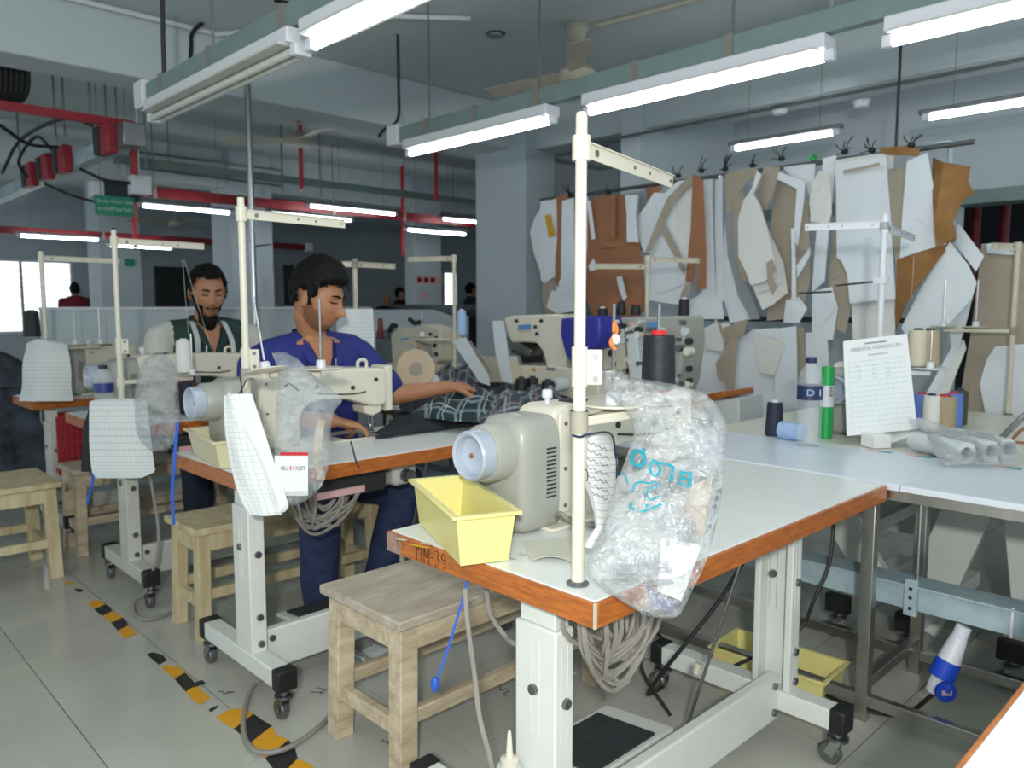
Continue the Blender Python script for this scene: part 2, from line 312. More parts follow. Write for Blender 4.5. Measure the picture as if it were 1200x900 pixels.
# far wall with the bright window, and side walls
W0, W1, WZ0, WZ1 = 1.6, 3.72, .92, 1.98
P2 = WY(520, 320, 14); Q2 = WY(534, 361, 14)
fw_ = B().box(-3, 14, 0, W0, 14.2, CZ).box(W1, 14, 0, P2.x, 14.2, CZ).box(W0, 14, 0, W1, 14.2, WZ0).box(W0, 14, WZ1, W1, 14.2, CZ).box(Q2.x, 14, 0, 16, 14.2, CZ).box(P2.x, 14, 0, Q2.x, 14.2, Q2.z).box(P2.x, 14, P2.z, Q2.x, 14.2, CZ)
struct(fw_.build('wall_far', 'farwall'))
w1 = B().box(W0-.03, 13.96, WZ0-.05, W1+.03, 14.0, WZ0).box(W0-.03, 13.96, WZ1, W1+.03, 14.0, WZ1+.03).build('window_1', 'fix_white'); struct(w1)
for i in range(3): B().box(W0+i*.707+.02, 14.08, WZ0, W0+(i+1)*.707-.02, 14.09, WZ1).build('pane', 'window_light', w1)
for i in range(4): B().box(W0+i*.707-.02, 14.02, WZ0, W0+i*.707+.02, 14.06, WZ1).build('mullion', 'grey_plastic', w1)
for i in range(7): B().box(W0, 14.03, WZ0+.13+i*.135, W1, 14.04, WZ0+.14+i*.135).build('window_bar', 'grey_plastic', w1)
w2 = B().box(P2.x-.04, 13.96, Q2.z-.04, P2.x, 14, P2.z+.04).box(Q2.x, 13.96, Q2.z-.04, Q2.x+.04, 14, P2.z+.04).box(P2.x, 13.96, P2.z, Q2.x, 14, P2.z+.04).box(P2.x, 13.96, Q2.z-.04, Q2.x, 14, Q2.z).build('window_2', 'fix_white'); struct(w2)
B().box(P2.x, 14.05, Q2.z, Q2.x, 14.06, P2.z).build('pane', 'window_light', w2)
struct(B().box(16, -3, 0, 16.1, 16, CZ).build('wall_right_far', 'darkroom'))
# right wall: upper band over a dark opening; stairwell corner
struct(B().box(6.6, -3, 2.16, 6.8, 3.9, CZ).build('wall_right', 'wall'))
struct(B().box(6.58, -3, 2.06, 6.82, 3.9, 2.16).build('trim_5', 'trunk'))
struct(B().box(5.2, 3.9, 0, 6.8, 4.1, CZ).build('wall_stair', 'wall'))
struct(B().box(5.45, 5.5, 0, 9.5, 5.7, CZ).build('wall_side', 'wall'))
struct(B().box(6.6, 2.0, 0, 6.8, 3.9, 2.06).build('wall_right_pier', 'wall'))
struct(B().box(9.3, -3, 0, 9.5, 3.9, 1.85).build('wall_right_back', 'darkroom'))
for k, y in enumerate((1.95, 1.45)):
    pp = WX(1145+k*34, 230, 8.9); tag(B().cyl((8.9, pp.y, 1.35), (8.9, pp.y, CZ), .05).build('pipe', 'red_paint'), ['dark red standing pipe in the dark opening right of the hung kraft sheet', 'dark red standing pipe in the dark opening nearest the right frame edge'][k], 'pipe', 'red pipes in the opening')
# low partition behind the sewing row
pt = B().box(1.37, 5.9, 0, 3.95, 5.95, 1.275).build('partition', 'partition'); struct(pt)
B().box(1.37, 5.88, 1.275, 3.95, 5.97, 1.295).build('cap_rail', 'fix_white', pt)
pt2 = B().box(3.95, 5.9, 0, 5.1, 5.95, 1.27).build('partition', 'partition'); struct(pt2)
tr = B().slab([WY(478,357,5.9), WY(505,362,5.9), WY(530,370,5.9), WY(565,370,5.9), WY(575,357,5.9)], (0,.5,0)).build('wall_tray', 'steel_dull'); tag(tr, 'grey metal tray on top of the partition left of the big column', 'tray')
# far black panels on the back wall
for nm, X, a, b2, lab in (('pattern_board', 13.94, (181,312), (222,362), 'black glossy panel on the far wall left of the bearded man'), ('pattern_board', 13.94, (333,310), (346,357), 'narrow black panel on the far wall behind the blue shirt man')):
    p = WY(*a, X); q = WY(*b2, X); tag(B().box(p.x, X, q.z, q.x, X+.05, p.z).build(nm, 'black_panel', bevel=.01), lab, 'panel')
p = WY(146, 303, 12.17); q = WY(158, 312, 12.17); tag(B().box(p.x, 12.17, q.z, q.x, 12.198, p.z).build('exit_sign', 'green_sign', bevel=.01), 'tiny green sign on the far column behind the sewing stand', 'sign')

# ================================================================== lights and ceiling services
def light(X, y0, y1, z, lit, label, twin=False, along='y', slim=False, group='ceiling tube lights'):
    L = y1-y0
    t = root('tube_light', label, 'light', (X, (y0+y1)/2, z) if along == 'y' else ((y0+y1)/2, X, z), group)
    def bx(x0, a0, z0, x1, a1, z1): return B().box(x0, a0, z0, x1, a1, z1) if along == 'y' else B().box(a0, x0, z0, a1, x1, z1)
    def mk(b, *a, **k):
        b.v = [v+absloc(t) for v in b.v]; return b.build(*a, **k)
    h = L/2
    if slim:
        for s in (-.7, .7): mk(bx(-.0015, s*h-.0015, .02, .0015, s*h+.0015, CZ-z), 'hanger_wire', 'steel_dull', t)
        mk(bx(-.02, -h-.04, -.005, .02, h+.04, .022), 'housing', 'steel_dull', t, bevel=.004)
    else:
        mk(bx(-.055, -h, .0, .055, h, .055), 'housing', 'fix_white', t, bevel=.006); mk(bx(-.075, -h+.03, -.008, .075, h-.03, .0), 'reflector', 'paint_dirty', t)
    for s in (-1, 1): mk(bx(-.035 if twin else -.018, s*h-.02, -.045, .035 if twin else .018, s*h+.02, .0), 'lamp_holder', 'fix_white', t, bevel=.005)
    for x in ((-.022, .022) if twin else (0,)):
        b = B(); a = (x, -h+.02, -.028); c = (x, h-.02, -.028)
        if along != 'y': a = (a[1], a[0], a[2]); c = (c[1], c[0], c[2])
        b.cyl(a, c, .0155, n=12); mk(b, 'tube', 'tube_on' if lit else 'tube_off', t)
    return t
def trunking(name, X, y0, y1, z0, z1, label, along='y', m='trunk', brk=(), group=None, w=.05):
    t = root(name, label, 'trunking', (X, y0, z0) if along == 'y' else (y0, X, z0), group)
    def bx(x0, a0, c0, x1, a1, c1): return B().box(x0, a0, c0, x1, a1, c1) if along == 'y' else B().box(a0, x0, c0, a1, x1, c1)
    bx(X-w/2, y0, z0, X+w/2, y1, z1).build('channel', m, t, bevel=.003)
    for y in brk: bx(X-w/2-.006, y-.018, z0-.004, X+w/2+.006, y+.018, z1+.006).build('bracket', 'bracket', t)
    for y in brk[::2]:
        B().cyl((X, y, z1) if along == 'y' else (y, X, z1), (X, y, CZ) if along == 'y' else (y, X, CZ), .006, n=6).build('hanger_rod', 'steel_dull', t)
    bx(X-.045, y1-.02, z0-.02, X+.045, y1+.10, z1+.02).build('end_box', 'fix_white', t, bevel=.008)
    return t
LZ = 2.25
light(1.5, 2.66, 4.10, LZ, False, 'unlit twin tube light on the upper left trunking', True)
light(1.5, 1.30, 2.58, LZ, True, 'lit tube light at the top edge above the unlit twin fixture')
trunking('light_trunking', 1.5, -.5, 4.16, LZ+.06, LZ+.15, 'grey green lighting trunking at upper left carrying the unlit twin light', brk=(.4, 1.2, 2.0, 2.75, 3.4, 3.95))
light(3.1, 2.90, 4.16, 2.30, True, 'lit tube light nearest the grey column, left end of its row')
light(3.1, 1.42, 2.66, 2.30, True, 'lit tube light in the upper centre, right of the ceiling fan')
light(3.1, -.05, 1.20, 2.30, True, 'lit tube light at the upper right corner of the room')
trunking('light_trunking', 3.1, -1.2, 4.25, 2.36, 2.45, 'grey green lighting trunking crossing the upper right half', brk=(.35, .95, 1.85, 2.35, 3.0, 3.5, 3.95))
light(5.0, 2.23, 2.95, 2.42, True, 'short lit tube light above the hanging white pattern pieces', slim=True)
light(5.0, .75, 1.70, 2.42, True, 'lit tube light against the right wall above the kraft sheet', slim=True)
# rows of the far room: run crosswise
trunking('busbar_trunking', 8.05, 2.35, 7.2, 2.36, 2.46, 'dark red busbar trunking across the far room', 'x', 'red_paint', brk=(2.9, 3.9, 4.9, 5.9, 6.7))
trunking('light_trunking', 7.9, 2.5, 7.3, 2.62, 2.70, 'grey lighting trunking above the red busbar in the far room', 'x', brk=(3.0, 4.4, 5.8))
for k, (x0, x1, z, lab) in enumerate(((2.68, 3.56, 2.27, 'lit far tube light beside the green hanging sign'), (4.44, 5.60, 2.42, 'lit far tube light above the blue shirt man, upper of two'), (3.98, 4.98, 2.30, 'lit far tube light behind the bright steel rod'), (5.75, 6.7, 2.25, 'lit far tube light right of the red drop pipe'), (6.3, 7.0, 2.42, 'short lit far tube light beside the big grey column'))):
    light(7.8, x0, x1, z, True, lab, along='x', slim=True, group='tube lights of the far room')
trunking('busbar_trunking', 11.0, 1.2, 6.2, 2.16, 2.25, 'second dark red busbar farther back above the window', 'x', 'red_paint', brk=(1.8, 3.3, 4.8))
light(10.8, 2.32, 3.2, 2.16, True, 'lit far tube light above the bright window', along='x', slim=True, group='tube lights of the far room')
light(10.8, 3.3, 4.1, 2.1, True, 'lit far tube light behind the sewing stand pole, left of the bearded man', along='x', slim=True, group='tube lights of the far room')
# far drop pipes
for k, (px, py0, py1, Y, lab) in enumerate(((352,170,222,7.4,'red drop pipe below the far ceiling fan'), (511,195,235,7.6,'red drop pipe left of the grey column'), (472,265,300,8.6,'short red drop pipe between far lights'), (157,252,290,8.5,'thin red drop pipe beside the green sign'))):
    a = WY(px, py0, Y); c = WY(px, py1, Y); tag(B().cyl((a.x, Y, c.z), (a.x, Y, CZ), .022, n=10).build('drop_pipe', 'red_bright'), lab, 'pipe')
# galvanised busway with red tap boxes on the left
bw = root('tap_box_busway', 'galvanised busway carrying four red tap boxes at upper left', 'busway', (1.85, 5.45, 2.3))
B().box(1.80, 5.55, 2.34, 1.90, 9.5, 2.44).build('channel', 'galv', bw, bevel=.004)
B().box(1.78, 5.42, 2.33, 1.92, 5.58, 2.48).build('end_box', 'steel_dull', bw, bevel=.006)
for y in (6.3, 7.2, 8.4): B().cyl((1.85, y, 2.44), (1.85, y, CZ), .008, n=6).build('hanger_rod', 'steel_dull', bw)
for y in (5.68, 6.69, 7.16, 7.66):
    tb_ = B().box(1.73, y-.10, 2.30, 1.80, y+.06, 2.50).build('tap_box', 'red_plastic', bw, bevel=.012); B().box(1.72, y+.06, 2.31, 1.80, y+.16, 2.49).build('box_cover', 'dark_slot', tb_, bevel=.006)
rp = root('red_beam_channel', 'red painted channel under the ceiling beam at upper left', 'channel', (1.2, 5.75, 2.46)); B().box(-.2, 5.72, 2.50, 1.95, 5.76, 2.555).build('channel', 'red_plastic', rp)
B().box(1.93, 5.72, 2.2, 1.965, 5.76, 2.50).build('drop_channel', 'red_plastic', rp)
for k, pts in enumerate(([(1.75,5.9,2.52),(1.6,6.0,2.56),(1.45,6.5,2.48),(1.42,7.0,2.3)], [(1.74,6.9,2.5),(1.66,7.0,2.6),(1.6,7.3,2.45),(1.7,7.5,2.36)], [(1.85,6.6,2.33),(1.95,6.4,2.24),(2.1,6.3,2.22)], [(1.85,7.6,2.33),(1.95,7.2,2.2),(2.1,6.9,2.12)], [(1.2,5.9,2.44),(1.4,6.1,2.38),(1.6,6.2,2.4)])):
    tag(B().tube(cr(pts), .012, 7).build('power_cable', 'black_cable'), ['black cable arching from the nearest red tap box', 'black cable looping over the middle tap boxes', 'black cable from the busway to the upper white box', 'black cable from the busway to the lower white box', 'black cable beneath the red channel at upper left'][k], 'cable')
tag(B().box(2.10, 6.25, 2.14, 2.24, 6.35, 2.28).box(2.165,6.295,2.28,2.175,6.305,CZ).build('junction_box', 'fix_white', bevel=.01), 'white junction box right of the red drop channel', 'box')
jb = tag(B().box(2.02, 6.62, 2.13, 2.28, 6.74, 2.27).build('switch_box', 'darkroom', bevel=.01), 'dark grey box directly above the green sign', 'box')
B().box(1.93, 6.63, 2.14, 2.02, 6.73, 2.26).build('side_box', 'fix_white', jb, bevel=.006); B().cyl((2.15,6.68,2.27),(2.15,6.68,CZ),.008,n=6).build('hanger_rod','steel_dull',jb)
sg = root('hanging_sign', 'green sign with pale two-line lettering hanging at upper left', 'sign', (2.04, 6.5, 1.99))
B().box(1.905, 6.49, 1.99, 2.187, 6.505, 2.137).build('board', 'green_sign', sg, bevel=.003)
text('Quality Check Table', .036, 'sign_text', sg, frame((2.046, 6.488, 2.095), (1,0,0), (0,0,1)), width=.26)
text('কোয়ালিটি চেক টেবিল', .036, 'sign_text', sg, frame((2.046, 6.488, 2.035), (1,0,0), (0,0,1)), width=.25)
for x in (1.95, 2.15): B().cyl((x, 6.5, 2.137), (x, 6.5, CZ), .003, n=5).build('hanger_wire', 'steel_dull', sg)
# cable loom at far left and black ceiling cables
cl = root('cable_loom', 'thick bundle of black cables dropping through the ceiling at upper left', 'cables', (1.28, 5.95, 2.5))
for i in range(7): B().tube(cr([(1.2+.03*i, 5.95, CZ), (1.2+.03*i, 5.95, 2.72), (1.17+.022*i, 5.93, 2.6), (1.02+.02*i, 5.86, 2.56)]), .017, 7).build('cable', 'black_cable', cl)
def cable(pts, r, label, m='black_cable', name='cable', n=7): return tag(B().tube(cr(pts), r, n).build(name, m), label, 'cable')
cable([WX(190,-20,1.52), WX(191,40,1.52), WX(192,95,1.52), WX(186,110,1.5)], .011, 'black cable dropping to the left end of the upper left trunking')
cable([WY(222,95,5.1), WY(224,55,5.1), WY(226,38,5.15), WY(245,20,5.3)], .014, 'short black cable bent over the ceiling beam')
cable([WX(466,40,2.9), WX(467,100,2.95), WX(466,140,3.05), WX(450,152,3.1), WX(444,160,3.1)], .010, 'black cable dropping to the left end of the upper right trunking')
cable([WY(322,0,4.2), WY(345,5,4.2), WY(358,3,4.2)], .012, 'black hose at the top edge above the steel rod')
# conduit pipes on ceiling
def conduit(pts, r, label, m='fix_white'): return tag(B().tube(pts, r, 8).build('conduit', m), label, 'conduit')
conduit([(-1,5.25,3.1),(2.35,5.25,3.1),(3.0,4.2,3.11),(3.4,3.9,3.115)], .016, 'white conduit running along the upper edge of the big beam')
conduit([WZ(700,30,3.12), WZ(770,12,3.12), WZ(840,-8,3.12)], .014, 'white conduit leading from the ceiling fan', 'fan_cream')
conduit([WZ(908,42,3.1), WZ(965,28,3.1), WZ(974,20,3.1), WZ(974,-20,3.1)], .016, 'white bent conduit above the upper centre tube light')
conduit([WY(262,72,5.3), WY(320,130,5.7), WY(430,153,5.7)], .012, 'thin conduit behind the big beam right of the steel rod', 'steel_dull')
for k, (py) in enumerate((178, 196)): conduit([WY(160, py, 9.1), WY(330, py+22, 9.1)], .014, ['thin pipe under the far beam, upper of two', 'thin pipe under the far beam, lower of two'][k], 'steel_dull')
conduit([(5.15,1.0,2.66),(5.15,4.6,2.66)], .012, 'thin conduit along the bottom of the right beam', 'steel_dull')
# suspended threaded rods
for k, (px, Y) in enumerate(((79, 7.2), (128, 6.9), (172, 7.0), (331, 7.5), (375, 7.6))):
    a = WY(px, 210, Y); tag(B().cyl((a.x, Y, 2.46), (a.x, Y, CZ), .008, n=6).build('threaded_rod', 'steel_dull'), ['rod above the second tap box', 'rod left of the white junction box', 'rod beside the unlit light end', 'rod left of the far fan', 'rod right of the far red drop pipe'][k].join(('thin ceiling ', '')), 'rod', 'ceiling rods of the far room')
tag(B().lathe([(.0,0),(.05,0),(.055,.012),(.07,.02)], WZ(581,43,3.12), 16).build('ceiling_lamp_holder', 'steel_dull'), 'small dark round fitting on the ceiling', 'fitting')
for k, (px, py) in enumerate(((914,126), (1010,118))): tag(B().lathe([(.0,-.05),(.045,-.045),(.06,0)], WZ(px, py, 2.70), 14).build('smoke_detector', 'fix_white'), ['white smoke detector below the right beam', 'fainter white detector farther right under the beam'][k], 'detector', 'ceiling detectors')
# bright steel support rod
sr = root('support_pole', 'bright steel pole rising to the ceiling between the two seated men', 'pole', (2.57, 5.3, 0))
B().cyl((2.57,5.3,0), (2.57,5.3,CZ), .021, n=14).build('pole', 'steel', sr); B().cyl((2.57,5.3,0), (2.57,5.3,.012), .06, n=16).build('base_flange', 'steel_dull', sr); B().cyl((2.57,5.3,CZ-.012), (2.57,5.3,CZ), .06, n=16).build('ceiling_flange', 'steel_dull', sr)
B().tube([(2.57,5.3,1.72),(2.70,5.28,1.74)], .006, 6).build('hook', 'steel', sr)
# fans
def fan(c, hub_z, rot, label, s=1.0):
    t = root('ceiling_fan', label, 'fan', (c[0], c[1], hub_z), 'ceiling fans')
    x, y = c
    B().lathe([(.02,CZ),(.07*s,CZ-.005),(.075*s,CZ-.04),(.035*s,CZ-.11),(.012,CZ-.12)], (x,y,0), 18).build('canopy', 'fan_cream', t)
    B().cyl((x,y,hub_z+.05), (x,y,CZ-.1), .013, n=10).build('down_rod', 'fan_cream', t)
    B().lathe([(.02,.09),(.05*s,.085),(.10*s,.05),(.125*s,.02),(.125*s,-.01),(.10*s,-.04),(.05*s,-.05)], (x,y,hub_z), 24).build('motor', 'fan_cream', t)
    for k in range(3):
        a = rot+k*2*PI/3; d = Vector((math.cos(a), math.sin(a), 0)); e = Vector((-d.y, d.x, 0)); b = B()
        def f(u, v, d=d, e=e): return Vector((x,y,hub_z+.01))+d*(.09+.62*u)*s+e*((v-.5)*(.10+.05*u)*s)+Vector((0,0,(v-.5)*.03-.02*u))
        b.sheet(f, 8, 3, (0,0,.004)).build('blade', 'fan_cream', t)
    return t
fc = WZ(677, 30, 3.13); fan((fc.x, fc.y), 2.81, math.radians(222), 'cream three blade ceiling fan in the upper centre, one blade pointing at the viewer')
ff = WY(349, 166, 6.9); fan((ff.x, ff.y), ff.z, math.radians(20), 'smaller far ceiling fan above the red drop pipe right of the steel rod')
ff = WY(206, 262, 12.0); fan((ff.x, ff.y), ff.z, math.radians(70), 'tiny farthest ceiling fan above the bearded man')
# distant people and clutter on the far left
tag(B().box(.45,6.9,0,1.75,7.9,.68).build('packing_table', 'heap_cloth', bevel=.01), 'low packing table below the bright window at far left', 'table')
hp = B().sheet(lambda u, v: (0.5+1.2*u, 6.95+.85*v, .70+.36*math.sin(PI*u)*math.sin(PI*v)+.06*noise.noise(Vector((u*6,v*6,1)))), 20, 14, (0,0,-.02)); tag(hp.build('garment_heap', 'heap_cloth'), 'dark heap of garments on the packing table at far left', 'garments')
# ================================================================== sewing tables
# prototypes of small shared parts live under their first table
def caster(parent, x, y):
    h = B().cyl((x,y,.085), (x,y,.11), .018, n=12).lathe([(.012,.075),(.03,.078),(.03,.088),(.014,.092)], (x,y,0), 14); o = h.build('caster_fork', 'steel_dull', parent)
    B().bar((x-.016,y-.005,.085), (x-.016,y+.02,.03), .004, .026, (0,1,0)).bar((x+.016,y-.005,.085), (x+.016,y+.02,.03), .004, .026, (0,1,0)).build('fork_cheek', 'steel', o)
    B().lathe([(.008,-.013),(.028,-.013),(.032,-.008),(.032,.008),(.028,.013),(.008,.013)], (x,y+.02,.032), 18, 'x').build('caster_wheel', 'steel_dull', o)
def bolt(parent, c, axis='x', r=.012):
    c = Vector(c); s = Vector((-.008,0,0)) if axis == 'x' else Vector((0,-.008,0))
    return B().cyl(c, c+s, r, r*.92, 8).build('bolt', 'steel_dull', parent)
def sewing_table(label, x0, x1, y0, y1, legx, legy, foot, top='laminate', edge='wood_edge', cables=None, treadle=True, near=True, paint='paint_white', bar=True, slant=None):
    t = root('sewing_table', label, 'table', ((x0+x1)/2, (y0+y1)/2, 0), 'sewing tables')
    e = .008
    B().box(x0+e, y0+e, .722, x1-e, y1-e, .77).build('tabletop', top, t, bevel=.001)
    for a in ((x0,y0,x0+e,y1), (x0+e,y0,x1-e,y0+e), (x0+e,y1-e,x1-e,y1), (x1-e,y0,x1,y1)):
        B().box(a[0], a[1], .720, a[2], a[3], .768).build('edge_band', edge, t, bevel=.002)
    if near: B().box(x0-.0012, y0-.0012, .721, x0+.004, y0+.004, .769).build('corner_strip', 'cream_old', t)
    for x in (legx if not slant else ()):
        ft = B().box(x-.03, foot[0]+.03, .11, x+.03, foot[1]-.03, .17).build('foot_bar', paint, t, bevel=.004)
        for yy in (foot[0], foot[1]-.045): B().box(x-.034, yy, .105, x+.034, yy+.045, .175).build('end_cap', 'black_rubber', t, bevel=.006)
        for yy in (foot[0]+.03, foot[1]-.03): caster(t, x, yy)
        cb = (B().box(x-.0275, legy, .17, x+.0275, legy+.115, .655) if x == legx[0] else B().box(x-.0275, legy, .17, x+.0275, legy+.022, .70).box(x-.0275, legy+.10, .17, x+.0275, legy+.12, .70).box(x+.015, legy+.02, .17, x+.0275, legy+.102, .70)).build('lower_column', paint, t, bevel=.004)
        B().box(x-.021, legy+.008, .655, x+.021, legy+.107, .722).build('upper_column', paint, t, bevel=.003)
        for fc in ((x-.0285, 'x'), (x, 'y')):
            for o in (0, 1):
                if fc[1] == 'x': B().tube([(x-.0278, legy+.045+o*.022, .42), (x-.0278, legy+.045+o*.022, .62)], .0010, 5).build('slot_rib', paint, cb)
                else: B().tube([(x-.01+o*.018, legy-.0003, .42), (x-.01+o*.018, legy-.0003, .62)], .0010, 5).build('slot_rib', paint, cb)
        bolt(t, (x-.0275, legy+.06, .52)); bolt(t, (x+.003, legy, .50), 'y'); bolt(t, (x+.003, legy, .29), 'y'); bolt(t, (x+.005, legy, .20), 'y')
    a, b = legx[0]+.028, legx[-1]-.028
    if slant: bar = False
    if bar:
        B().box(a, legy+.03, .085, b, legy+.065, .225).build('crossbar', paint, t, bevel=.006)
        for x, s in ((a, 1), (b, -1)):
            for z in (.115, .195): B().cyl((x+s*.03, legy+.03, z), (x+s*.03, legy+.022, z), .011, n=8).build('bolt', 'steel_dull', t)
    if treadle:
        tx = (a+b)/2-.05; ty = legy+.28
        B().obox((tx, ty, .12), (.36,.24,.014), (-.1,0,0)).build('treadle', paint, t, bevel=.004); B().obox((tx-.02, ty-.004, .131), (.26,.20,.008), (-.1,0,0)).build('treadle_pad', 'foot_pad', t)
        rd = B().cyl((tx+.2, ty-.14, .12), (tx+.24, legy-.02, .72), .005, n=8).build('pull_rod', 'steel_dull', t); B().cyl((tx+.213, ty-.165, .3), (tx+.216, ty-.17, .33), .011, n=8).build('rod_clamp', 'cream_old', rd)
    B().box(a+.28, legy+.16, .60, a+.72, legy+.46, .722).build('oil_pan', 'paint_dirty', t, bevel=.015)
    B().box(a+.2, legy+.06, .615, a+.52, legy+.16, .70).build('control_box', 'dark_slot', t, bevel=.008); B().box(a+.2, legy+.052, .625, a+.42, legy+.06, .65).build('box_plate', 'pink', t)
    B().box(a+.55, legy+.05, .62, a+.66, legy+.17, .722).build('knee_lifter', 'paint_dirty', t, bevel=.02); B().cyl((a+.6, legy+.05, .66), (a+.6, legy+.01, .66), .025, n=12).build('lifter_shaft', 'steel_dull', t)
    if cables:
        cx, cy, n, dn = cables
        for i in range(n):
            w = .06+.13*random.random(); s = random.uniform(-.05,.05); d = dn*random.uniform(.55,1)
            B().tube(cr([(cx-w,cy+s,.72), (cx-w*.9,cy+s,.72-d*.55), (cx-w*.2+s,cy-.01,.72-d), (cx+w*.6,cy+s*.5,.72-d*.7), (cx+w,cy+.02,.71)], 5), .0055, 6).build('cable', 'grey_cable', t)
    return t
tA = sewing_table('front white sewing table with the orange wooden edge, yellow tray and large plastic bag', 1.05, 2.40, .872, 1.515, (1.125, 2.13), 1.012, (.845, 1.50), cables=(1.275, .985, 16, .22))
tB = sewing_table('second sewing table with the blue shirt man behind it', 1.062, 2.345, 2.29, 2.885, (1.118, 2.10), 2.345, (2.16, 2.76), top='laminate', cables=(1.42, 2.42, 15, .22))
tC = sewing_table('third sewing table in front of the bearded man', 1.09, 2.345, 3.64, 4.36, (1.15, 2.12), 3.60, (3.40, 3.98), near=False, top='laminate', cables=(1.5, 3.75, 5, .15), paint='paint_dirty')
tD = sewing_table('farthest sewing table at the left with a draped pattern sheet', 1.085, 2.30, 4.98, 5.44, (1.16, 2.12), 4.86, (4.62, 5.2), near=False, edge='wood_edge_fine', cables=(1.3, 5.0, 4, .2), treadle=False, paint='paint_dirty')
tZ = sewing_table('corner of the nearest white tabletop at the lower right', .93, 2.2, -.45, .262, (1.25, 2.1), -.30, (-.42, .12), near=False, edge='wood_edge_fine', treadle=False)
# far row of tables behind the bench (tops share the cream laminate)
tF = sewing_table('cream sewing table beyond the bench holding the bottle, chart and thread cones', 2.955, 4.42, .60, 1.85, (3.25, 4.2), 1.0, (.8, 1.45), top='laminate_cream', edge='wood_edge_fine', near=False, treadle=False, paint='paint_dirty', slant=True)
tG = sewing_table('sewing table beyond the bench under the machine with the blue cover', 2.955, 4.3, 2.45, 3.55, (3.2, 4.1), 2.6, (2.45, 3.1), top='laminate_cream', edge='wood_edge_fine', near=False, treadle=False, paint='paint_dirty')
tH = sewing_table('far sewing table beside the partition under the old cream machine', 2.955, 4.3, 4.1, 5.0, (3.2, 4.1), 4.3, (4.15, 4.8), top='laminate_cream', edge='wood_edge_fine', near=False, treadle=False, paint='paint_dirty')
tI = sewing_table('sewing table at far right beyond the bench', 2.955, 4.42, -1.2, .45, (3.25, 4.2), -.4, (-.6, .1), top='laminate_cream', edge='wood_edge_fine', near=False, treadle=False, paint='paint_dirty')
# table A extras: handwritten number, scuffs of old tape, clear tape on the corner
def stroke(pts, parent, name='handwriting', r=.0009, m='ink_black'): return B().tube([Vector(p) for p in pts], r, 5).build(name, m, parent)
def hw(strokes, org, ux, uz, s, parent, **k):
    ux = Vector(ux); uz = Vector(uz)
    for st in strokes: stroke([Vector(org)+ux*x*s+uz*y*s for x, y in st], parent, **k)
pw, hz = WX(489, 645, 1.0495), .036
hw([[(0,0),(0,1)], [(0,1),(.2,.95),(.22,.74),(0,.64)], [(.48,0),(.48,.96)], [(.75,0),(.75,1),(1.0,.35),(1.2,1),(1.22,0)], [(1.4,.48),(1.65,.5)], [(1.8,.9),(2.0,1),(2.15,.85),(2.0,.6),(2.2,.4),(2.15,.1),(1.9,0),(1.8,.15)], [(2.75,.75),(2.6,.98),(2.42,.85),(2.45,.6),(2.65,.58),(2.76,.75),(2.75,.3),(2.55,.05)]],
   (1.0490, 1.4000, .7245), (0,-1,0), (0,0,1), .0375, tA)
B().box(1.0485, 1.46, .7215, 1.0505, 1.5155, .766).build('clear_tape', 'bag_thin', tA)
for a in ((470,632,.03), (492,640,.05), (500,637,.03), (600,655,.02), (612,650,.018)):
    p = WZ(a[0], a[1], .7702); B().obox(p, (.010, a[2], .0006), (0,0,.25)).build('tape_residue', 'sticker_yellow' if a[0] == 492 else 'cream_old', tA)
# ================================================================== central bench on a stainless frame
bn = root('work_bench', 'long pale blue topped bench on a stainless steel frame in the middle', 'bench', (2.65, 2, 0))
for y0, y1 in ((-1.2, .84), (.842, 2.2), (2.202, 3.6), (3.602, 5.2)): B().box(2.41, y0, .752, 2.945, y1, .772).build('bench_top', 'laminate_blue', bn, bevel=.002)
B().box(2.415, -1.2, .722, 2.44, 5.2, .752).build('frame_rail', 'stainless', bn); B().box(2.915, -1.2, .715, 2.94, 5.2, .752).build('frame_rail', 'stainless', bn)
for y in (-.4, .93, 2.1, 3.5, 5.1):
    for x in (2.44, 2.9):
        B().box(x-.019, y-.019, 0, x+.019, y+.019, .72).build('post', 'stainless', bn, bevel=.002)
    B().box(2.44, y-.013, .60, 2.9, y+.013, .64).build('cross_tube', 'stainless', bn, bevel=.002); B().box(2.44, y-.015, .10, 2.9, y+.015, .135).build('cross_tube', 'stainless', bn, bevel=.002)
for x in (2.44, 2.9): B().box(x-.015, -1.2, .05, x+.015, 5.2, .085).build('floor_rail', 'stainless', bn, bevel=.002)
# galvanised cable duct under the bench with its hangers
du = root('cable_duct', 'galvanised cable duct running under the bench at lower right', 'duct', (2.66, 1, .33))
B().box(2.62, -1.2, .325, 2.70, 4.8, .405).build('channel', 'galv', du, bevel=.003); B().box(2.605, -1.2, .405, 2.715, 4.8, .411).build('duct_lip', 'galv', du)
for y in (-.2, .86, 2.6, 4.0):
    h = B().box(2.604, y-.02, .31, 2.619, y+.02, .43).build('hanger_plate', 'galv', du, bevel=.002); B().cyl((2.66,y,.41), (2.66,y,.745), .006, n=8).build('hanger_rod', 'steel', du)
    for z in (.335, .37, .4): B().cyl((2.604,y,z), (2.6025,y,z), .006, n=10).build('hole', 'dark_slot', h)
B().box(2.612, .575, .322, 2.619, .583, .414).build('cable_tie', 'fix_white', du)
B().obox((2.70, .40, .418), (.05,.13,.03), (0,0,.2)).build('red_socket', 'red_bright', du, bevel=.008)
pl = root('power_plug', 'blue and white industrial power plug hanging below the duct', 'plug', (2.63, .69, .05))
p0 = Vector((2.60,.70,.325)); p1 = Vector((2.54,.76,.10)); d = (p1-p0)
def seg(a, b, r0, r1, nm, m, par=pl, n=18): return B().cyl(p0+d*a, p0+d*b, r0, r1, n).build(nm, m, par, bevel=.002)
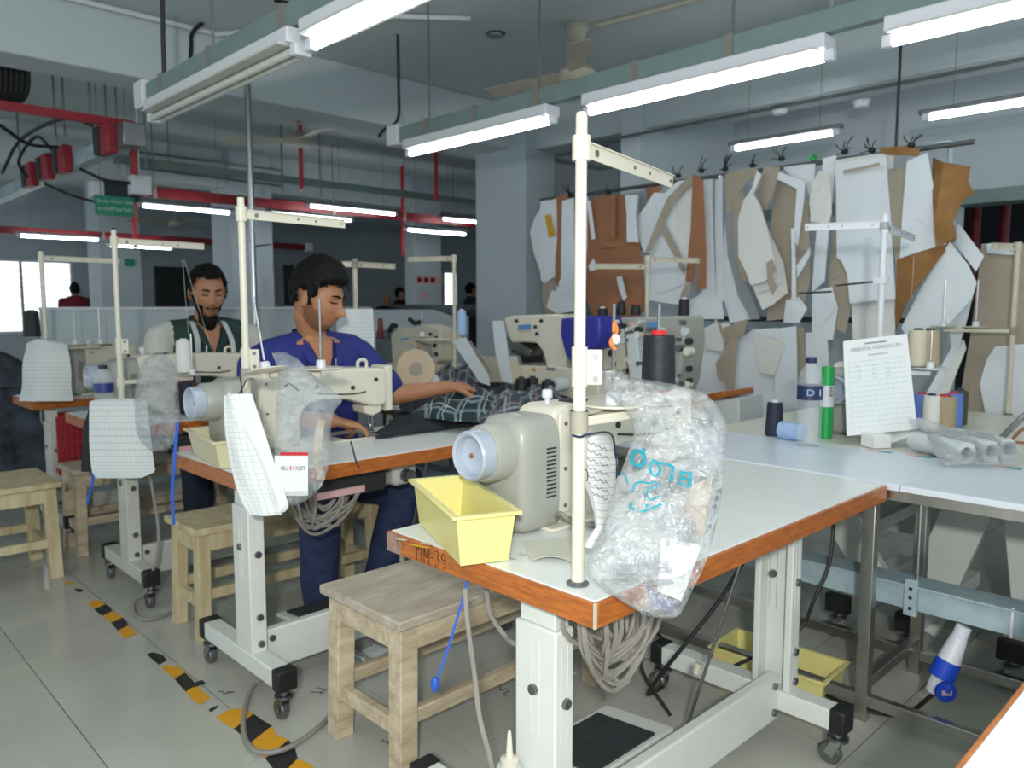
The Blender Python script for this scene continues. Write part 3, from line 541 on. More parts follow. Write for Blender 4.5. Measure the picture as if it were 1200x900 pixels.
seg(0,.16,.022,.022,'gland_nut','fix_white'); seg(.15,.5,.024,.034,'plug_body','fix_white'); seg(.48,.72,.036,.038,'blue_collar','royal_blue'); seg(.70,.95,.029,.026,'lower_body','fix_white')
lc = p0+d*.83+Vector((-.028,-.028,0)); lv = (lc-(p0+d*.83)).normalized()
B().cyl(lc, lc+lv*.012, .031, n=20).build('blue_cap', 'royal_blue', pl); B().obox(lc+lv*.0135, (.03,.002,.016), (0,0,-PI/4)).build('rating_sticker', 'pink', pl); B().cyl(p0+d*.72+lv*.044, lc+lv*.006, .012, n=10).build('cap_hinge', 'royal_blue', pl)
cable([p0+d*.97, (2.50,.83,.03), (2.44,.95,.03), (2.46,1.2,.02), (2.3,1.5,.012)], .007, 'black cable from the blue plug across the floor')
# slanted white legs and foot bars of the far table
for k, (a, b, w) in enumerate((((1088,702),(1140,585),.16), ((1205,700),(1195,590),.10), ((1010,650),(975,590),.12))):
    A0 = WX(*a, 3.25); C0 = WX(*b, 3.25); t = tF
    dirv = (C0-A0).normalized(); B().bar(A0-dirv*.12, A0+dirv*((.722-A0.z)/dirv.z), w, .05, (1,0,0)).build('slanted_leg', 'paint_white', t, bevel=.004)
    B().box(3.0, A0.y-.06, .11, 3.7, A0.y+.02, .17).build('foot_bar', 'paint_white', t, bevel=.004); B().box(2.965, A0.y-.065, .105, 3.01, A0.y+.025, .175).build('end_cap', 'black_rubber', t, bevel=.005); caster(t, 3.0, A0.y-.02)
hz_ = root('hazard_board', 'pale board with yellow and black hazard stripes under the bench', 'board', (3.6, 1.0, .4))
pa = WX(1090, 635, 3.6); B().box(3.6, pa.y-.15, .30, 3.62, pa.y+.35, .76).build('board', 'cloth_white', hz_)
for i in range(6): B().slab([(3.598, pa.y+.0+.055*i, .70-.02*i), (3.598, pa.y+.035+.055*i, .70-.02*i), (3.598, pa.y+.06+.055*i, .75-.02*i), (3.598, pa.y+.025+.055*i, .75-.02*i)], (-.002,0,0)).build('hazard_stripe', 'tape_yellow' if i % 2 else 'tape_black', hz_)
B().box(3.597, pa.y+.25, .60, 3.6, pa.y+.31, .63).build('red_mark', 'red_bright', hz_)
# yellow trays on the floor below
def tray(label, c, L, Wd, H, rz, m, tp=.018, hz=None, name='plastic_tray'):
    t = root(name, label, 'tray', c); R = Matrix.Rotation(rz, 3, 'Z'); c = Vector(c); th = .0035
    def ring(l, w, z): return [c+R@Vector((sx*l/2, sy*w/2, z)) for sx, sy in ((-1,-1),(1,-1),(1,1),(-1,1))]
    o0 = ring(L-2*tp, Wd-2*tp, 0); o1 = ring(L, Wd, H); i1 = ring(L-2*th, Wd-2*th, H); i0 = ring(L-2*tp-2*th, Wd-2*tp-2*th, th)
    b = B(); b.add(o0+o1+i1+i0, [(0,3,2,1)]+[(i,(i+1)%4,4+(i+1)%4,4+i) for i in range(4)]+[(4+i,4+(i+1)%4,8+(i+1)%4,8+i) for i in range(4)]+[(8+i,8+(i+1)%4,12+(i+1)%4,12+i) for i in range(4)]+[(12,13,14,15)])
    b.build('body', m, t, bevel=.006, seg=3)
    r0 = ring(L+.022, Wd+.022, H-.004); r1 = ring(L+.022, Wd+.022, H+.004); r2 = ring(L-2*th, Wd-2*th, H+.004); r3 = ring(L-2*th, Wd-2*th, H-.004)
    b = B().add(r0+r1+r2+r3, [(4*k+i, 4*k+(i+1)%4, (4*k+4+(i+1)%4) % 16 if k < 3 else (i+1)%4, (4*k+4+i) % 16 if k < 3 else i) for k in range(4) for i in range(4)])
    b.build('rim', m, t, bevel=.002)
    return t
yt = tray('pale yellow plastic tray standing on the front table below the handwheel', (1.118, 1.325, .7715), .36, .128, .105, math.radians(67), 'yellow_plastic', tp=.011)
B().obox((1.10,1.22,.80), (.05,.03,.03), (.2,.3,.4)).build('bobbin_case', 'steel', yt, bevel=.006); B().slab([(1.115,1.20,.80),(1.135,1.21,.80),(1.128,1.205,.86)], (.002,.004,0)).build('paper_scrap', 'paper', yt)
B().cyl((1.085,1.235,.805), (1.10,1.225,.815), .02, n=14).build('bobbin', 'thread_tan', yt)
tray('cream tray on the second table left of the hanging grid paper', (1.15, 2.62, .7715), .36, .17, .09, math.radians(82), 'cream_plastic')
tray('yellow tray on the floor behind the far leg of the front table', (2.50, 1.25, .0), .40, .2, .085, math.radians(93), 'yellow_plastic', tp=.01)
# ================================================================== stools
def stool(label, x0, x1, y0, y1, h, wood, lw=.05, grp='wooden stools'):
    t = root('wooden_stool', label, 'stool', ((x0+x1)/2, (y0+y1)/2, 0), grp); th = .028; i = .02
    B().box(x0, y0, h-th, x1, y1, h).build('seat', 'plank_wood' if wood == 'worn_wood' else wood, t, bevel=.005)
    X0, X1, Y0, Y1 = x0+i, x1-i, y0+i, y1-i
    for a in ((X0,Y0,X1,Y0+.022), (X0,Y1-.022,X1,Y1), (X0,Y0+.022,X0+.022,Y1-.022), (X1-.022,Y0+.022,X1,Y1-.022)): B().box(a[0], a[1], h-th-.07, a[2], a[3], h-th).build('apron', wood, t, bevel=.002)
    for sx, xx in ((1, X0), (-1, X1-lw)):
        for sy, yy in ((1, Y0), (-1, Y1-lw)):
            b = B().box(xx, yy, 0, xx+lw, yy+lw, h-th)
            for k in (0,1,2,3): b.v[k] += Vector((-.012*sx, -.008*sy, 0))
            b.build('leg', wood, t, bevel=.003)
    for yy in (Y0+.008, Y1-.035): B().box(X0+.02, yy, .155, X1-.02, yy+.027, .195).build('stretcher', wood, t, bevel=.002)
    for xx in (X0+.006, X1-.035): B().box(xx, Y0+.03, .12, xx+.027, Y1-.03, .165).build('stretcher', wood, t, bevel=.002)
    return t
stool('worn grey wooden stool pulled up to the front table', 1.165, 2.05, 1.635, 2.04, .47, 'worn_wood', .058)
stool('pale wooden stool left of the second table, under the blue shirt man', 1.15, 2.02, 2.93, 3.24, .45, 'pale_wood')
stool('wooden stool behind the third table under the bearded man', 1.12, 1.95, 4.40, 4.70, .46, 'worn_wood')
stool('pale wooden stool standing alone at the left frame edge', .45, 1.0, 4.12, 4.58, .47, 'pale_wood', .055)
# jacket on the stool
jk = B().sheet(lambda u, v: (1.52+.38*u, 1.64+.26*v, .474+.05*math.sin(PI*min(1,max(0,u)))**.5*math.sin(PI*v)**.5+.014*noise.noise(Vector((u*5,v*4,3)))), 18, 14, (0,0,-.004)); tag(jk.build('folded_jacket', 'dark_cloth'), 'dark folded garment on the worn stool under the front table edge', 'garment')
# ================================================================== hazard tape on the floor: ragged pieces
hz = [(4.05,4.0,.03),(3.92,3.86,.02),(3.70,3.18,.05),(2.98,2.86,.035),(2.83,2.47,.045),(2.42,2.40,.03),(2.36,1.6,.085)]
for k, (ya, yb, w) in enumerate(hz):
    t = root('hazard_tape', ['farthest scrap of hazard tape beside the lone stool', 'tiny hazard tape scrap near the lone stool', 'torn yellow black hazard tape strip beside the third table foot', 'small torn hazard tape scrap midway along the line', 'ragged hazard tape strip in front of the pale stool', 'tiny dark hazard tape scrap before the near strip', 'widest hazard tape strip nearest the viewer by the black caster cap'][k], 'tape', (1.0, (ya+yb)/2, .001), 'hazard tape scraps on the floor')
    n = max(1, round((ya-yb)/.105)); st = (ya-yb)/n
    for i in range(n):
        xa = .985-.012*(3.5-(ya-i*st))
        def X(y, side): return .972+(-.0 if side < 0 else w)*(1+.25*noise.noise(Vector((y*17,side,k))))+.02*noise.noise(Vector((y*3,0,k)))
        y1_ = ya-i*st; y0_ = y1_-st; sk = w*.5
        pts = [(X(y1_,-1), y1_, .001), (X(y1_-st/2,-1)-.002, y1_-st/2, .001), (X(y0_,-1), y0_, .001), (X(y0_,1), y0_+sk, .001), (X(y0_+st/2,1)+.006*random.random(), y0_+st/2+sk, .001), (X(y1_,1), y1_+sk, .001)]
        if i == 0: pts[-1] = (X(y1_,1)-.4*w, y1_+sk*.3, .001)
        B().slab(pts, (0,0,.0008)).build('tape_stripe', ('tape_yellow', 'tape_black')[(i+k) % 2], t, smooth=0)
# lint and scraps on the floor
for k in range(14):
    p = random.choice([(random.uniform(1.0,1.3), random.uniform(1.7,3.2)), (random.uniform(1.3,2.2), random.uniform(1.2,3.0))])
    pts = [Vector((p[0], p[1], .0025))]
    for i in range(5): pts.append(pts[-1]+Vector((random.uniform(-.03,.03), random.uniform(-.03,.03), 0)))
    tag(B().tube(cr(pts,3), .0012, 4).build('thread_scrap', random.choice(['black_cable','grey_cable','thread_white'])), 'short loose thread scrap on the floor beneath the sewing tables', 'scrap', 'thread scraps on the floor')
for k, (px, py, nm, m, lab) in enumerate(((435,765,.06,'cloth_white','crumpled white fabric scrap under the second table'), (470,760,.05,'cloth_white','second crumpled fabric scrap under the second table'), (232,801,.02,'dark_slot','small black clip on the floor by the caster'), (395,705,.025,'dark_slot','dark sliver on the floor by the blue shirt man foot'))):
    p = WZ(px, py, .004); s = nm
    tag(B().sheet(lambda u, v: (p.x+s*(u-.5)*2, p.y+s*(v-.5)*1.4, .004+.03*s*10*abs(noise.noise(Vector((u*5,v*5,k))))), 8, 8, (0,0,-.002)).build('floor_scrap', m), lab, 'scrap')
# loose cables
cable([WY(345,792,2.2), WZ(300,800,.02), WZ(285,850,.012), WZ(300,880,.012), WZ(340,875,.012), WZ(385,840,.012), WZ(402,800,.012), WZ(438,780,.012), (1.55,2.6,.012)], .008, 'grey cable curling over the hazard tape to the worn stool', 'grey_cable')
cable([WZ(212,712,.01), WZ(180,725,.01), WZ(160,722,.01), WZ(158,705,.02), WZ(172,690,.1), (1.2,3.45,.3), (1.22,3.6,.6)], .007, 'grey cable looping round the third table caster', 'grey_cable')
cable([WD(545,690,1.62), WD(548,730,1.6), WD(556,790,1.6), WD(562,840,1.58), WD(572,880,1.55), WD(580,915,1.5)], .0055, 'white grey cable hanging from the front table edge', 'grey_cable')
cable([WD(570,690,1.75), WD(575,720,1.75), WD(592,745,1.75), WD(604,755,1.72), (1.25,1.2,.5)], .006, 'grey cable drooping behind the front table leg', 'grey_cable')
cable([(1.9,1.0,.72),(1.86,1.1,.5),(1.8,1.25,.25),(1.95,1.4,.08),(2.2,1.5,.012),(2.4,1.7,.012)], .006, 'black cable hanging beneath the front table to the floor')
cable([(2.0,1.35,.012),(2.05,1.5,.10),(2.12,1.5,.2),(2.2,1.45,.1),(2.35,1.3,.012)], .006, 'black cable arching over the floor rail under the front table')
cable([WZ(742,770,.01), WZ(820,770,.01), WZ(880,775,.01), WZ(1000,770,.01)], .007, 'dark cable along the floor rail behind the front table', 'grey_cable')
cable([WX(978,600,2.6), WX(972,660,2.55), WX(955,700,2.5), WX(930,745,2.45), (2.2,1.3,.1)], .006, 'black cable hanging behind the front table far leg')
cable([WY(50,478,5.0), WY(60,515,4.95), WY(75,550,4.9), WY(90,580,4.85)], .010, 'black cable drooping beneath the farthest table', 'black_cable')
cable([WY(60,490,5.0), WY(80,515,5.0), WY(105,508,5.0)], .010, 'black cable sagging sideways beneath the farthest table', 'black_cable')
for k, (pts, lab) in enumerate((([WD(208,495,2.72), WD(205,530,2.70), WD(202,570,2.70), WD(203,615,2.70)], 'blue ribbon hanging from the second table left edge'), ([WD(552,665,1.72), WD(540,710,1.72), WD(525,760,1.72), WD(510,802,1.72)], 'thin blue ribbon with a knotted end below the front table'), ([WD(112,490,3.52), WD(109,560,3.5), WD(106,575,3.5), WD(102,590,3.5)], 'short blue ribbon below the grid paper of the third table'))):
    pts = cr(pts, 5); wd_ = .012 if k != 1 else .006
    t = root('blue_ribbon', lab, 'ribbon', pts[-1]); b = B()
    b.sheet(lambda u, v: pts[min(len(pts)-1, int(round(u*(len(pts)-1))))]+RT*((v-.5)*wd_), len(pts)-1, 2, (.0015,.0015,0)); b.build('strip', 'blue_ribbon', t)
    if k == 1: B().ell(pts[-1], (.010,.010,.018), 10, 6).build('knot', 'blue_ribbon', t)
ob = root('oil_bottle', 'small white squeeze bottle at the bottom edge beside the front table leg', 'bottle', WZ(597, 930, .0)); q = WZ(597, 960, .0); q.z = 0; k = .0
qq = WD(597, 905, 1.63); B().lathe([(.028,0),(.03,.01),(.03,qq.z+.005),(.026,qq.z+.014)], (qq.x,qq.y,0), 16).build('body', 'cloth_white', ob); B().lathe([(.018,0),(.02,.018),(.008,.022),(.004,.075),(.002,.08)], (qq.x,qq.y,qq.z+.012), 14).build('nozzle', 'cream', ob)
# ================================================================== sewing machines
def rbox(b, x0, y0, z0, x1, y1, z1): return b.box(x0, y0, z0, x1, y1, z1)
def lockstitch(label, x, y, z=.77):
    t = root('sewing_machine', label, 'machine', (0,0,0), 'lockstitch sewing machines')
    B().box(.16,-.095,0,.90,.095,.010).build('bed', 'cream', t, bevel=.004)
    B().box(.55,-.095,.010,.90,.02,.0125).build('bed_slide', 'steel', t)
    B().box(.66,-.10,.0125,.70,.02,.0135).build('needle_plate', 'steel', t)
    # grey motor cover, rounded
    b = B(); n = 22; secs = []
    for xx, s in ((.075,.80), (.082,.90), (.10,.985), (.125,1), (.195,1)):
        ring = []
        for k in range(n*2):
            a = 2*PI*k/(n*2); ca, sa = math.cos(a), math.sin(a); e = .42
            yy = .085*s*abs(ca)**e*(1 if ca >= 0 else -1); zz = .1375+.1375*s*abs(sa)**e*(1 if sa >= 0 else -1); ring.append(Vector((xx, yy, zz)))
        secs.append(ring)
    for r_ in secs: b.v += r_
    m_ = n*2
    for i in range(len(secs)-1):
        for k in range(m_): b.f.append((i*m_+k, i*m_+(k+1)%m_, (i+1)*m_+(k+1)%m_, (i+1)*m_+k))
    b.f.append(tuple(range(m_))); b.f.append(tuple((len(secs)-1)*m_+k for k in range(m_)))
    mc = b.build('motor_cover', 'grey_plastic', t, smooth=50)
    for i in range(13): B().box(.150,-.0865,.085+i*.0095,.182,-.083,.0885+i*.0095).build('vent_slot', 'dark_slot', mc)
    B().lathe([(.062,-.002),(.067,.005),(.068,.07),(.072,.085),(.085,.105)], (.022,0,.195), 30, 'x').build('wheel_housing', 'grey_plastic', t)
    hw_ = B().lathe([(.030,.028),(.042,.020),(.046,.002),(.052,-.002),(.057,.003),(.058,.045)], (-.018,0,.195), 30, 'x').build('handwheel', 'wheel_blue', t)
    B().lathe([(.004,-.002),(.012,-.002),(.013,.012)], (.010,0,.195), 16, 'x').build('hub', 'wheel_blue', hw_); B().cyl((.006,.018,.19), (.010,.018,.19), .006, n=10).build('screw', 'card_brown', hw_)
    # column and arm outline in the XZ plane
    out = [(.195,.005),(.195,.270),(.205,.285),(.23,.292),(.60,.288),(.74,.280),(.765,.27),(.765,.135),(.74,.125),(.70,.125),(.64,.145),(.58,.165),(.48,.172),(.42,.165),(.385,.14),(.370,.10),(.370,.005)]
    B().slab([(px,-.062,pz) for px, pz in out], (0,.124,0)).build('arm', 'cream', t, bevel=.012, seg=3)
    B().box(.765,-.052,.10,.800,.055,.288).build('face_cover', 'cream', t, bevel=.006)
    sp = B().box(.215,-.066,.03,.255,-.060,.275).build('side_plate', 'cream', t, bevel=.003)
    for zz in (.05,.14,.25): B().cyl((.235,-.066,zz), (.235,-.069,zz), .005, n=10).build('screw', 'steel_dull', sp)
    for xx, zz in ((.44,.225),(.60,.21),(.71,.235)): B().cyl((xx,-.062,zz), (xx,-.067,zz), .0085, n=12).build('plug_cap', 'dark_slot', t)
    B().slab([(.66,-.05,.13),(.745,-.05,.13),(.745,-.05,.10),(.70,-.05,.085),(.665,-.05,.10)], (0,.09,0)).build('needle_housing', 'cream', t, bevel=.005)
    B().cyl((.722,-.01,.03), (.722,-.01,.10), .005, n=10).build('needle_bar', 'steel', t); B().cyl((.705,-.01,.012), (.705,-.01,.09), .0045, n=10).build('presser_bar', 'steel', t)
    B().box(.69,-.04,.012,.735,.0,.020).box(.70,-.03,.018,.715,-.01,.05).build('presser_foot', 'steel', t, bevel=.002)
    B().cyl((.722,-.01,.012), (.722,-.01,.032), .0012, n=6).build('needle', 'steel', t)
    k = B().cyl((.24,0,.29), (.24,0,.305), .006, n=10).lathe([(.010,0),(.013,.004),(.013,.018),(.010,.022)], (.24,0,.305), 14).build('top_knob', 'fix_white', t)
    B().box(.30,-.03,.29,.36,.02,.296).build('oil_window', 'dark_slot', t, bevel=.003); B().cyl((.56,-.01,.285), (.56,-.01,.325), .0035, n=8).build('thread_pin', 'steel', t)
    B().tube(cr([(.66,-.01,.28),(.66,-.01,.305),(.68,-.01,.315),(.70,-.01,.305),(.70,-.01,.28)],4), .007, 8).build('take_up_cover', 'cream', t)
    B().tube(cr([(.44,-.064,.20),(.52,-.066,.19),(.60,-.066,.185),(.66,-.066,.19)]), .003, 6).build('lamp_wire', 'dark_slot', t)
    B().tube(cr([(.20,-.07,.02),(.17,-.11,.05),(.19,-.13,.03),(.28,-.13,.005)]), .006, 6).build('machine_cable', 'grey_cable', t); B().tube(cr([(.20,-.066,.025),(.18,-.10,.04),(.21,-.12,.02),(.28,-.12,.005)]), .005, 6).build('machine_cable', 'steel_dull', t); B().tube(cr([(.20,-.068,.03),(.215,-.09,.03),(.25,-.115,.008)]), .003, 6).build('ground_wire', 'green_tube', t)
    t.location = (x, y, z); return t
mA = lockstitch('cream lockstitch machine with big grey handwheel on the front table', 1.15, 1.315)
mB = copy_tree(mA); mB.location = (1.085, 2.715, .77); mB['label'] = 'lockstitch machine the blue shirt man sits at, behind the hanging grid paper'
mC = copy_tree(mA); mC.location = (1.14, 4.08, .77); mC['label'] = 'lockstitch machine in front of the bearded man'
mD = copy_tree(mA); mD.location = (1.22, 5.22, .77); mD['label'] = 'machine on the farthest table behind the draped sheet'
# machine F: seen end on beyond the bench behind the bottle
mF = copy_tree(mA); mF.location = (3.12, 1.36, .77); mF.rotation_euler = (0,0,math.radians(8)); mF['label'] = 'cream machine beyond the bench, half hidden by the white chart'
# machine with blue cover beyond the bench (bar tacking head, sideways)
mb = root('bartack_machine', 'cream machine head with a bright blue cover beyond the bench', 'machine', (3.25, 3.0, .77))
def poly(px, X, th, name, m, parent, bevel=.006): return B().slab([WX(*p, X) for p in px], (th,0,0)).build(name, m, parent, bevel=bevel)
poly([(590,374),(598,370),(655,368),(664,372),(662,428),(655,435),(641,432),(636,412),(628,402),(612,401),(600,402),(596,395)], 3.18, .16, 'arm', 'cream', mb, .01)
poly([(657,373),(700,370),(703,378),(702,398),(697,408),(686,412),(678,416),(672,430),(662,415),(656,392)], 3.17, .20, 'blue_cover', 'blue_cover', mb, .012)
poly([(598,428),(655,430),(700,436),(702,470),(600,466)], 3.16, .22, 'base', 'cream', mb, .008); poly([(640,400),(662,400),(664,436),(641,434)], 3.19, .14, 'post', 'cream', mb)
poly([(607,381),(622,380),(622,386),(607,387)], 3.178, .003, 'logo_plate', 'logo_blue', mb, 0); poly([(607,387),(622,386.5),(622,389),(607,389.5)], 3.178, .003, 'logo_bar', 'cream_old', mb, 0)
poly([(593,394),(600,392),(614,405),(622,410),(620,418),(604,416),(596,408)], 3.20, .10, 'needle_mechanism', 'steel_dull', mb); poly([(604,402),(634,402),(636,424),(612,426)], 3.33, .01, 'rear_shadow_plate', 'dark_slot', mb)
for a in ((606,376),(628,383),(630,391),(635,376),(617,434),(602,412)): p = WX(a[0], a[1], 3.178); B().cyl(p, p-Vector((.012,0,0)), .010, n=10).build('control_knob', 'dark_slot', mb)
poly([(622,434),(626,430),(628,436)], 3.158, .003, 'warning_mark', 'sticker_yellow', mb, 0); poly([(640,430),(650,431),(650,435),(640,434)], 3.158, .003, 'serial_plate', 'ink_grey', mb, 0)
p = WX(662, 450, 3.15); B().cyl(p, p+Vector((-.09,0,0)), .036, n=18).build('side_wheel', 'cloth_white', mb); B().cyl(p+Vector((-.09,0,0)), p+Vector((-.093,0,0)), .014, n=14).build('wheel_hub', 'dark_slot', mb)
# old machine beside the partition
mo = root('cylinder_machine', 'old cream machine head standing in front of the partition', 'machine', (3.2, 4.45, .77))
poly([(458,392),(466,384),(486,384),(487,400),(486,432),(460,432)], 3.18, .13, 'post', 'cream_old', mo); poly([(484,387),(500,380),(516,386),(516,402),(514,422),(508,428),(505,404),(488,400)], 3.18, .12, 'arm', 'cream_old', mo)
poly([(440,388),(458,386),(462,432),(441,432)], 3.2, .1, 'motor_box', 'steel_dull', mo); poly([(444,425),(520,428),(520,436),(444,436)], 3.16, .2, 'base', 'cream_old', mo)
B().tube([WX(494,377,3.16), WX(486,379,3.16), WX(480,374,3.16)], .016, 8).build('lever', 'black_rubber', mo); B().tube([WX(456,388,3.16), WX(460,381,3.16), WX(464,382,3.16)], .018, 8).build('lever', 'black_rubber', mo)
for a in ((505,392),(512,396),(512,415),(510,405)): p = WX(a[0], a[1], 3.178); B().cyl(p, p-Vector((.012,0,0)), .014, n=10).build('control_knob', 'dark_slot', mo)
poly([(470,396),(479,395.5),(479,398),(470,398.5)], 3.178, .002, 'logo_plate', 'logo_blue', mo, 0)
# overlock behind the front cone
ov = root('overlock_machine', 'intricate cream overlock machine behind the black thread cone', 'machine', (3.4, 2.3, .77))
poly([(716,372),(800,370),(802,400),(796,445),(790,462),(722,462),(712,430)], 3.36, .2, 'body', 'grey_plastic', ov, .012); poly([(706,385),(730,384),(735,455),(706,458)], 3.3, .1, 'side_frame', 'cream_old', ov)
poly([(733,392),(745,390),(752,445),(738,448)], 3.28, .06, 'looper_cover', 'cloth_white', ov)
random.seed(3)
for i in range(60):
    p = WX(random.uniform(718,812), random.uniform(376,458), 3.32); q = p+Vector((-random.uniform(.02,.05),0,0)); B().cyl(p, q, random.uniform(.008,.022), n=10).build('tension_dial', random.choice(['steel_dull','cream','dark_slot','steel','cloth_white']), ov)
for i in range(8):
    a = Vector((random.uniform(725,790), random.uniform(390,440), 0)); B().tube([WX(a.x, a.y, 3.3), WX(a.x+random.uniform(-15,15), a.y+random.uniform(5,18), 3.29)], .005, 6).build('thread_lever', 'steel', ov)
poly([(738,378),(748,377),(748,388),(738,389)], 3.355, .003, 'red_label', 'pink', ov, 0); poly([(758,378),(770,377),(770,384),(758,385)], 3.355, .003, 'green_label', 'logo_blue', ov, 0)
poly([(690,412),(712,402),(714,440),(692,445)], 3.5, .12, 'brown_panel', 'card_brown', ov)
ob2 = B().box(4.35, 2.05, .62, 4.42, 2.45, .66); tag(poly([(828,462),(849,458),(850,465),(829,470)], 3.6, .3, 'wooden_block', 'wood_edge', None), 'short orange wooden edge showing behind the large plastic bag', 'edge')
tag(poly([(834,470),(866,466),(868,700),(836,705)], 3.62, .25, 'machine_base_box', 'cloth_white', None), 'pale machine box behind the large bag under the orange edge', 'box')
# ================================================================== thread stands
def thread_stand(label, x, y, z0=.77, top=1.64, arms=((0,.30,1.59),), trays=(), joint=None, r=.0125, m='cream', dish=1.0, grp='thread stands'):
    t = root('thread_stand', label, 'stand', (x, y, z0), grp)
    B().cyl((x,y,z0), (x,y,joint or top), r, n=16).build('pole', m, t)
    if joint: B().cyl((x,y,joint), (x,y,top), r*.86, n=16).build('upper_pole', m, t)
    B().lathe([(r*1.7,0),(r*1.75,.004),(r*1.2,.008)], (x,y,z0), 18).build('base_ring', 'steel_dull', t)
    B().cyl((x,y,top), (x,y,top+.008), r*.9, r*.7, 14).build('end_plug', m if label.startswith(('tall', 'white')) else 'black_rubber', t)
    if joint:
        d = Vector((RT.x, RT.y, 0)); b = B().cyl((x,y,joint-.035), (x,y,joint+.04), r*1.2, n=16).build('joint_sleeve', m, t)
        pl_ = B().bar(Vector((x,y,joint+.002))+d*r, Vector((x,y,joint+.002))+d*(r+.03), .012, .066).build('clamp_plate', m, t, bevel=.003)
        for zz in (-.021,.021):
            c = Vector((x,y,joint+.002+zz))+d*(r+.017); nn = Vector((-d.y*-1, d.x*-1, 0)); nn = Vector((-.7,-.72,0)); B().cyl(c+nn*.006, c+nn*.012, .0055, n=8).build('bolt', 'steel_dull', pl_)
    for az, L, z in arms:
        d = Vector((math.cos(az), math.sin(az), 0)); B().cyl((x,y,z-.022), (x,y,z+.022), r*1.35, n=16).build('arm_collar', m, t)
        p0 = Vector((x,y,z))+d*r*1.1; p1 = Vector((x,y,z))+d*L
        a_ = B().bar(p0, p1, .004, .028).bar(p0+Vector((0,0,.014)), p1+Vector((0,0,.014)), .014, .003).build('guide_arm', m, t, bevel=.001)
        sd = Vector((d.y,-d.x,0));
        if sd.dot(Vector((x,y,0))) > 0: sd = -sd
        for q in (.10,.5,.68,.96): c = p0+(p1-p0)*q; B().cyl(c+sd*.002, c+sd*.005, .0065 if q < .2 else .0035, n=10).build('rivet', 'steel_dull', a_)
    for az, L, z, sp, tl in trays:
        dr = dish
        d = Vector((math.cos(az), math.sin(az), 0)); B().cyl((x,y,z-.02), (x,y,z+.02), r*1.4, n=16).build('tray_collar', m, t)
        c = Vector((x,y,z))+d*L; B().bar(Vector((x,y,z))+d*r, c, .022, .018).build('tray_arm', m, t, bevel=.003)
        R = Matrix.Rotation(tl, 3, Vector((-d.y, d.x, 0)))
        b = B().lathe([(.01,.0),(.055*dr,.004),(.062*dr,.008),(.06*dr,.011),(.02,.010)], (0,0,0), 24); b.v = [c+Vector((0,0,.01))+R@v for v in b.v]; b.build('spool_dish', m, t)
        b = B().lathe([(.016,.010),(.014,.034),(.008,.036)], (0,0,0), 14); b.v = [c+Vector((0,0,.01))+R@v for v in b.v]; b.build('spool_holder', 'fix_white', t)
        if sp: b = B().cyl((0,0,.04), (0,0,.04+sp), .0035, n=8); b.v = [c+Vector((0,0,.01))+R@v for v in b.v]; b.build('spindle', 'steel', t)
    return t
sA = thread_stand('tall cream thread stand at the near corner of the front table', 1.10, .958, joint=1.185, arms=((math.radians(14),.46,1.585),), trays=((math.radians(10),.13,1.085,.17,0), (math.radians(-2),.237,1.085,.17,0)))
B().ell((1.224,.972,1.235), (.010,.010,.011), 12, 8).build('white_bead', 'fix_white', sA); B().tube(cr([(1.22,.97,1.215),(1.212,.975,1.23),(1.23,.975,1.25),(1.223,.975,1.268),(1.218,.972,1.25)]), .004, 6).build('orange_thread_knot', 'orange_knot', sA)
sB = thread_stand('cream thread stand at the corner of the second table beside the paper', 1.11, 2.36, joint=1.13, arms=((math.radians(6),.40,1.585),), trays=((-1.365,0.098,1.085,.20,-.22), (-0.660,0.232,1.085,.19,0)), top=1.635, dish=1.12)
sC = thread_stand('cream thread stand on the third table left of the bearded man', 1.165, 3.73, joint=1.12, arms=((math.radians(6),.42,1.585),), trays=((math.radians(0),.32,.96,.16,0),), top=1.635)
sD = thread_stand('thread stand on the farthest table in front of the window', 1.19, 5.06, joint=None, arms=((math.radians(2),.42,1.57),), trays=((math.radians(10),.16,1.06,.18,0), (math.radians(8),.30,1.06,.18,0)), top=1.61)
sE = thread_stand('thread stand behind the blue shirt man with two crossed arms', *WX(418,420,2.3).to_2d(), top=1.55, arms=((math.radians(10),.30,1.52),(math.radians(150),.28,1.52)), m='cream_old')
sI = thread_stand('thread stand with one short arm left of the grey column', 3.05, 3.66, top=1.60, arms=((math.radians(120),.30,1.585),), trays=((math.radians(130),.2,1.10,.1,0),), joint=1.12, m='cream_old')
sF = thread_stand('white thread stand with two arms before the hanging white patterns', 3.26, 1.243, top=1.66, arms=((math.radians(108),.30,1.625),(math.radians(9),.62,1.61)), trays=((math.radians(-60),.19,1.035,.12,0),(math.radians(-40),.22,1.035,.12,0)), m='fix_white')
sG = thread_stand('grey thread stand at the right edge in front of the tan board', 4.40, 1.05, top=1.60, arms=((math.radians(150),.16,1.585),), trays=((math.radians(95),.16,1.18,.20,0),(math.radians(100),.30,1.18,.20,0)), m='cream_old')
px = WX(758, 370, 3.6); sH = thread_stand('small cream thread stand in front of the brown kraft pieces', px.x, px.y, top=1.58, arms=((math.radians(140),.30,1.52),(math.radians(-20),.35,1.56)), m='cream_old')
# guide clips on the F stand
gp = root('thread_guide', 'thin double thread guide wires on the white stand', 'guide', (3.26,1.243,1.40)); B().tube([(3.26,1.26,1.40),(3.24,1.42,1.385)], .004, 6).build('wire', 'dark_slot', gp); B().box(3.24,1.22,1.39,3.27,1.27,1.415).build('clamp', 'fix_white', gp); B().tube([(3.2,1.42,1.36),(3.2,1.56,1.355)], .004, 6).build('wire', 'dark_slot', gp)
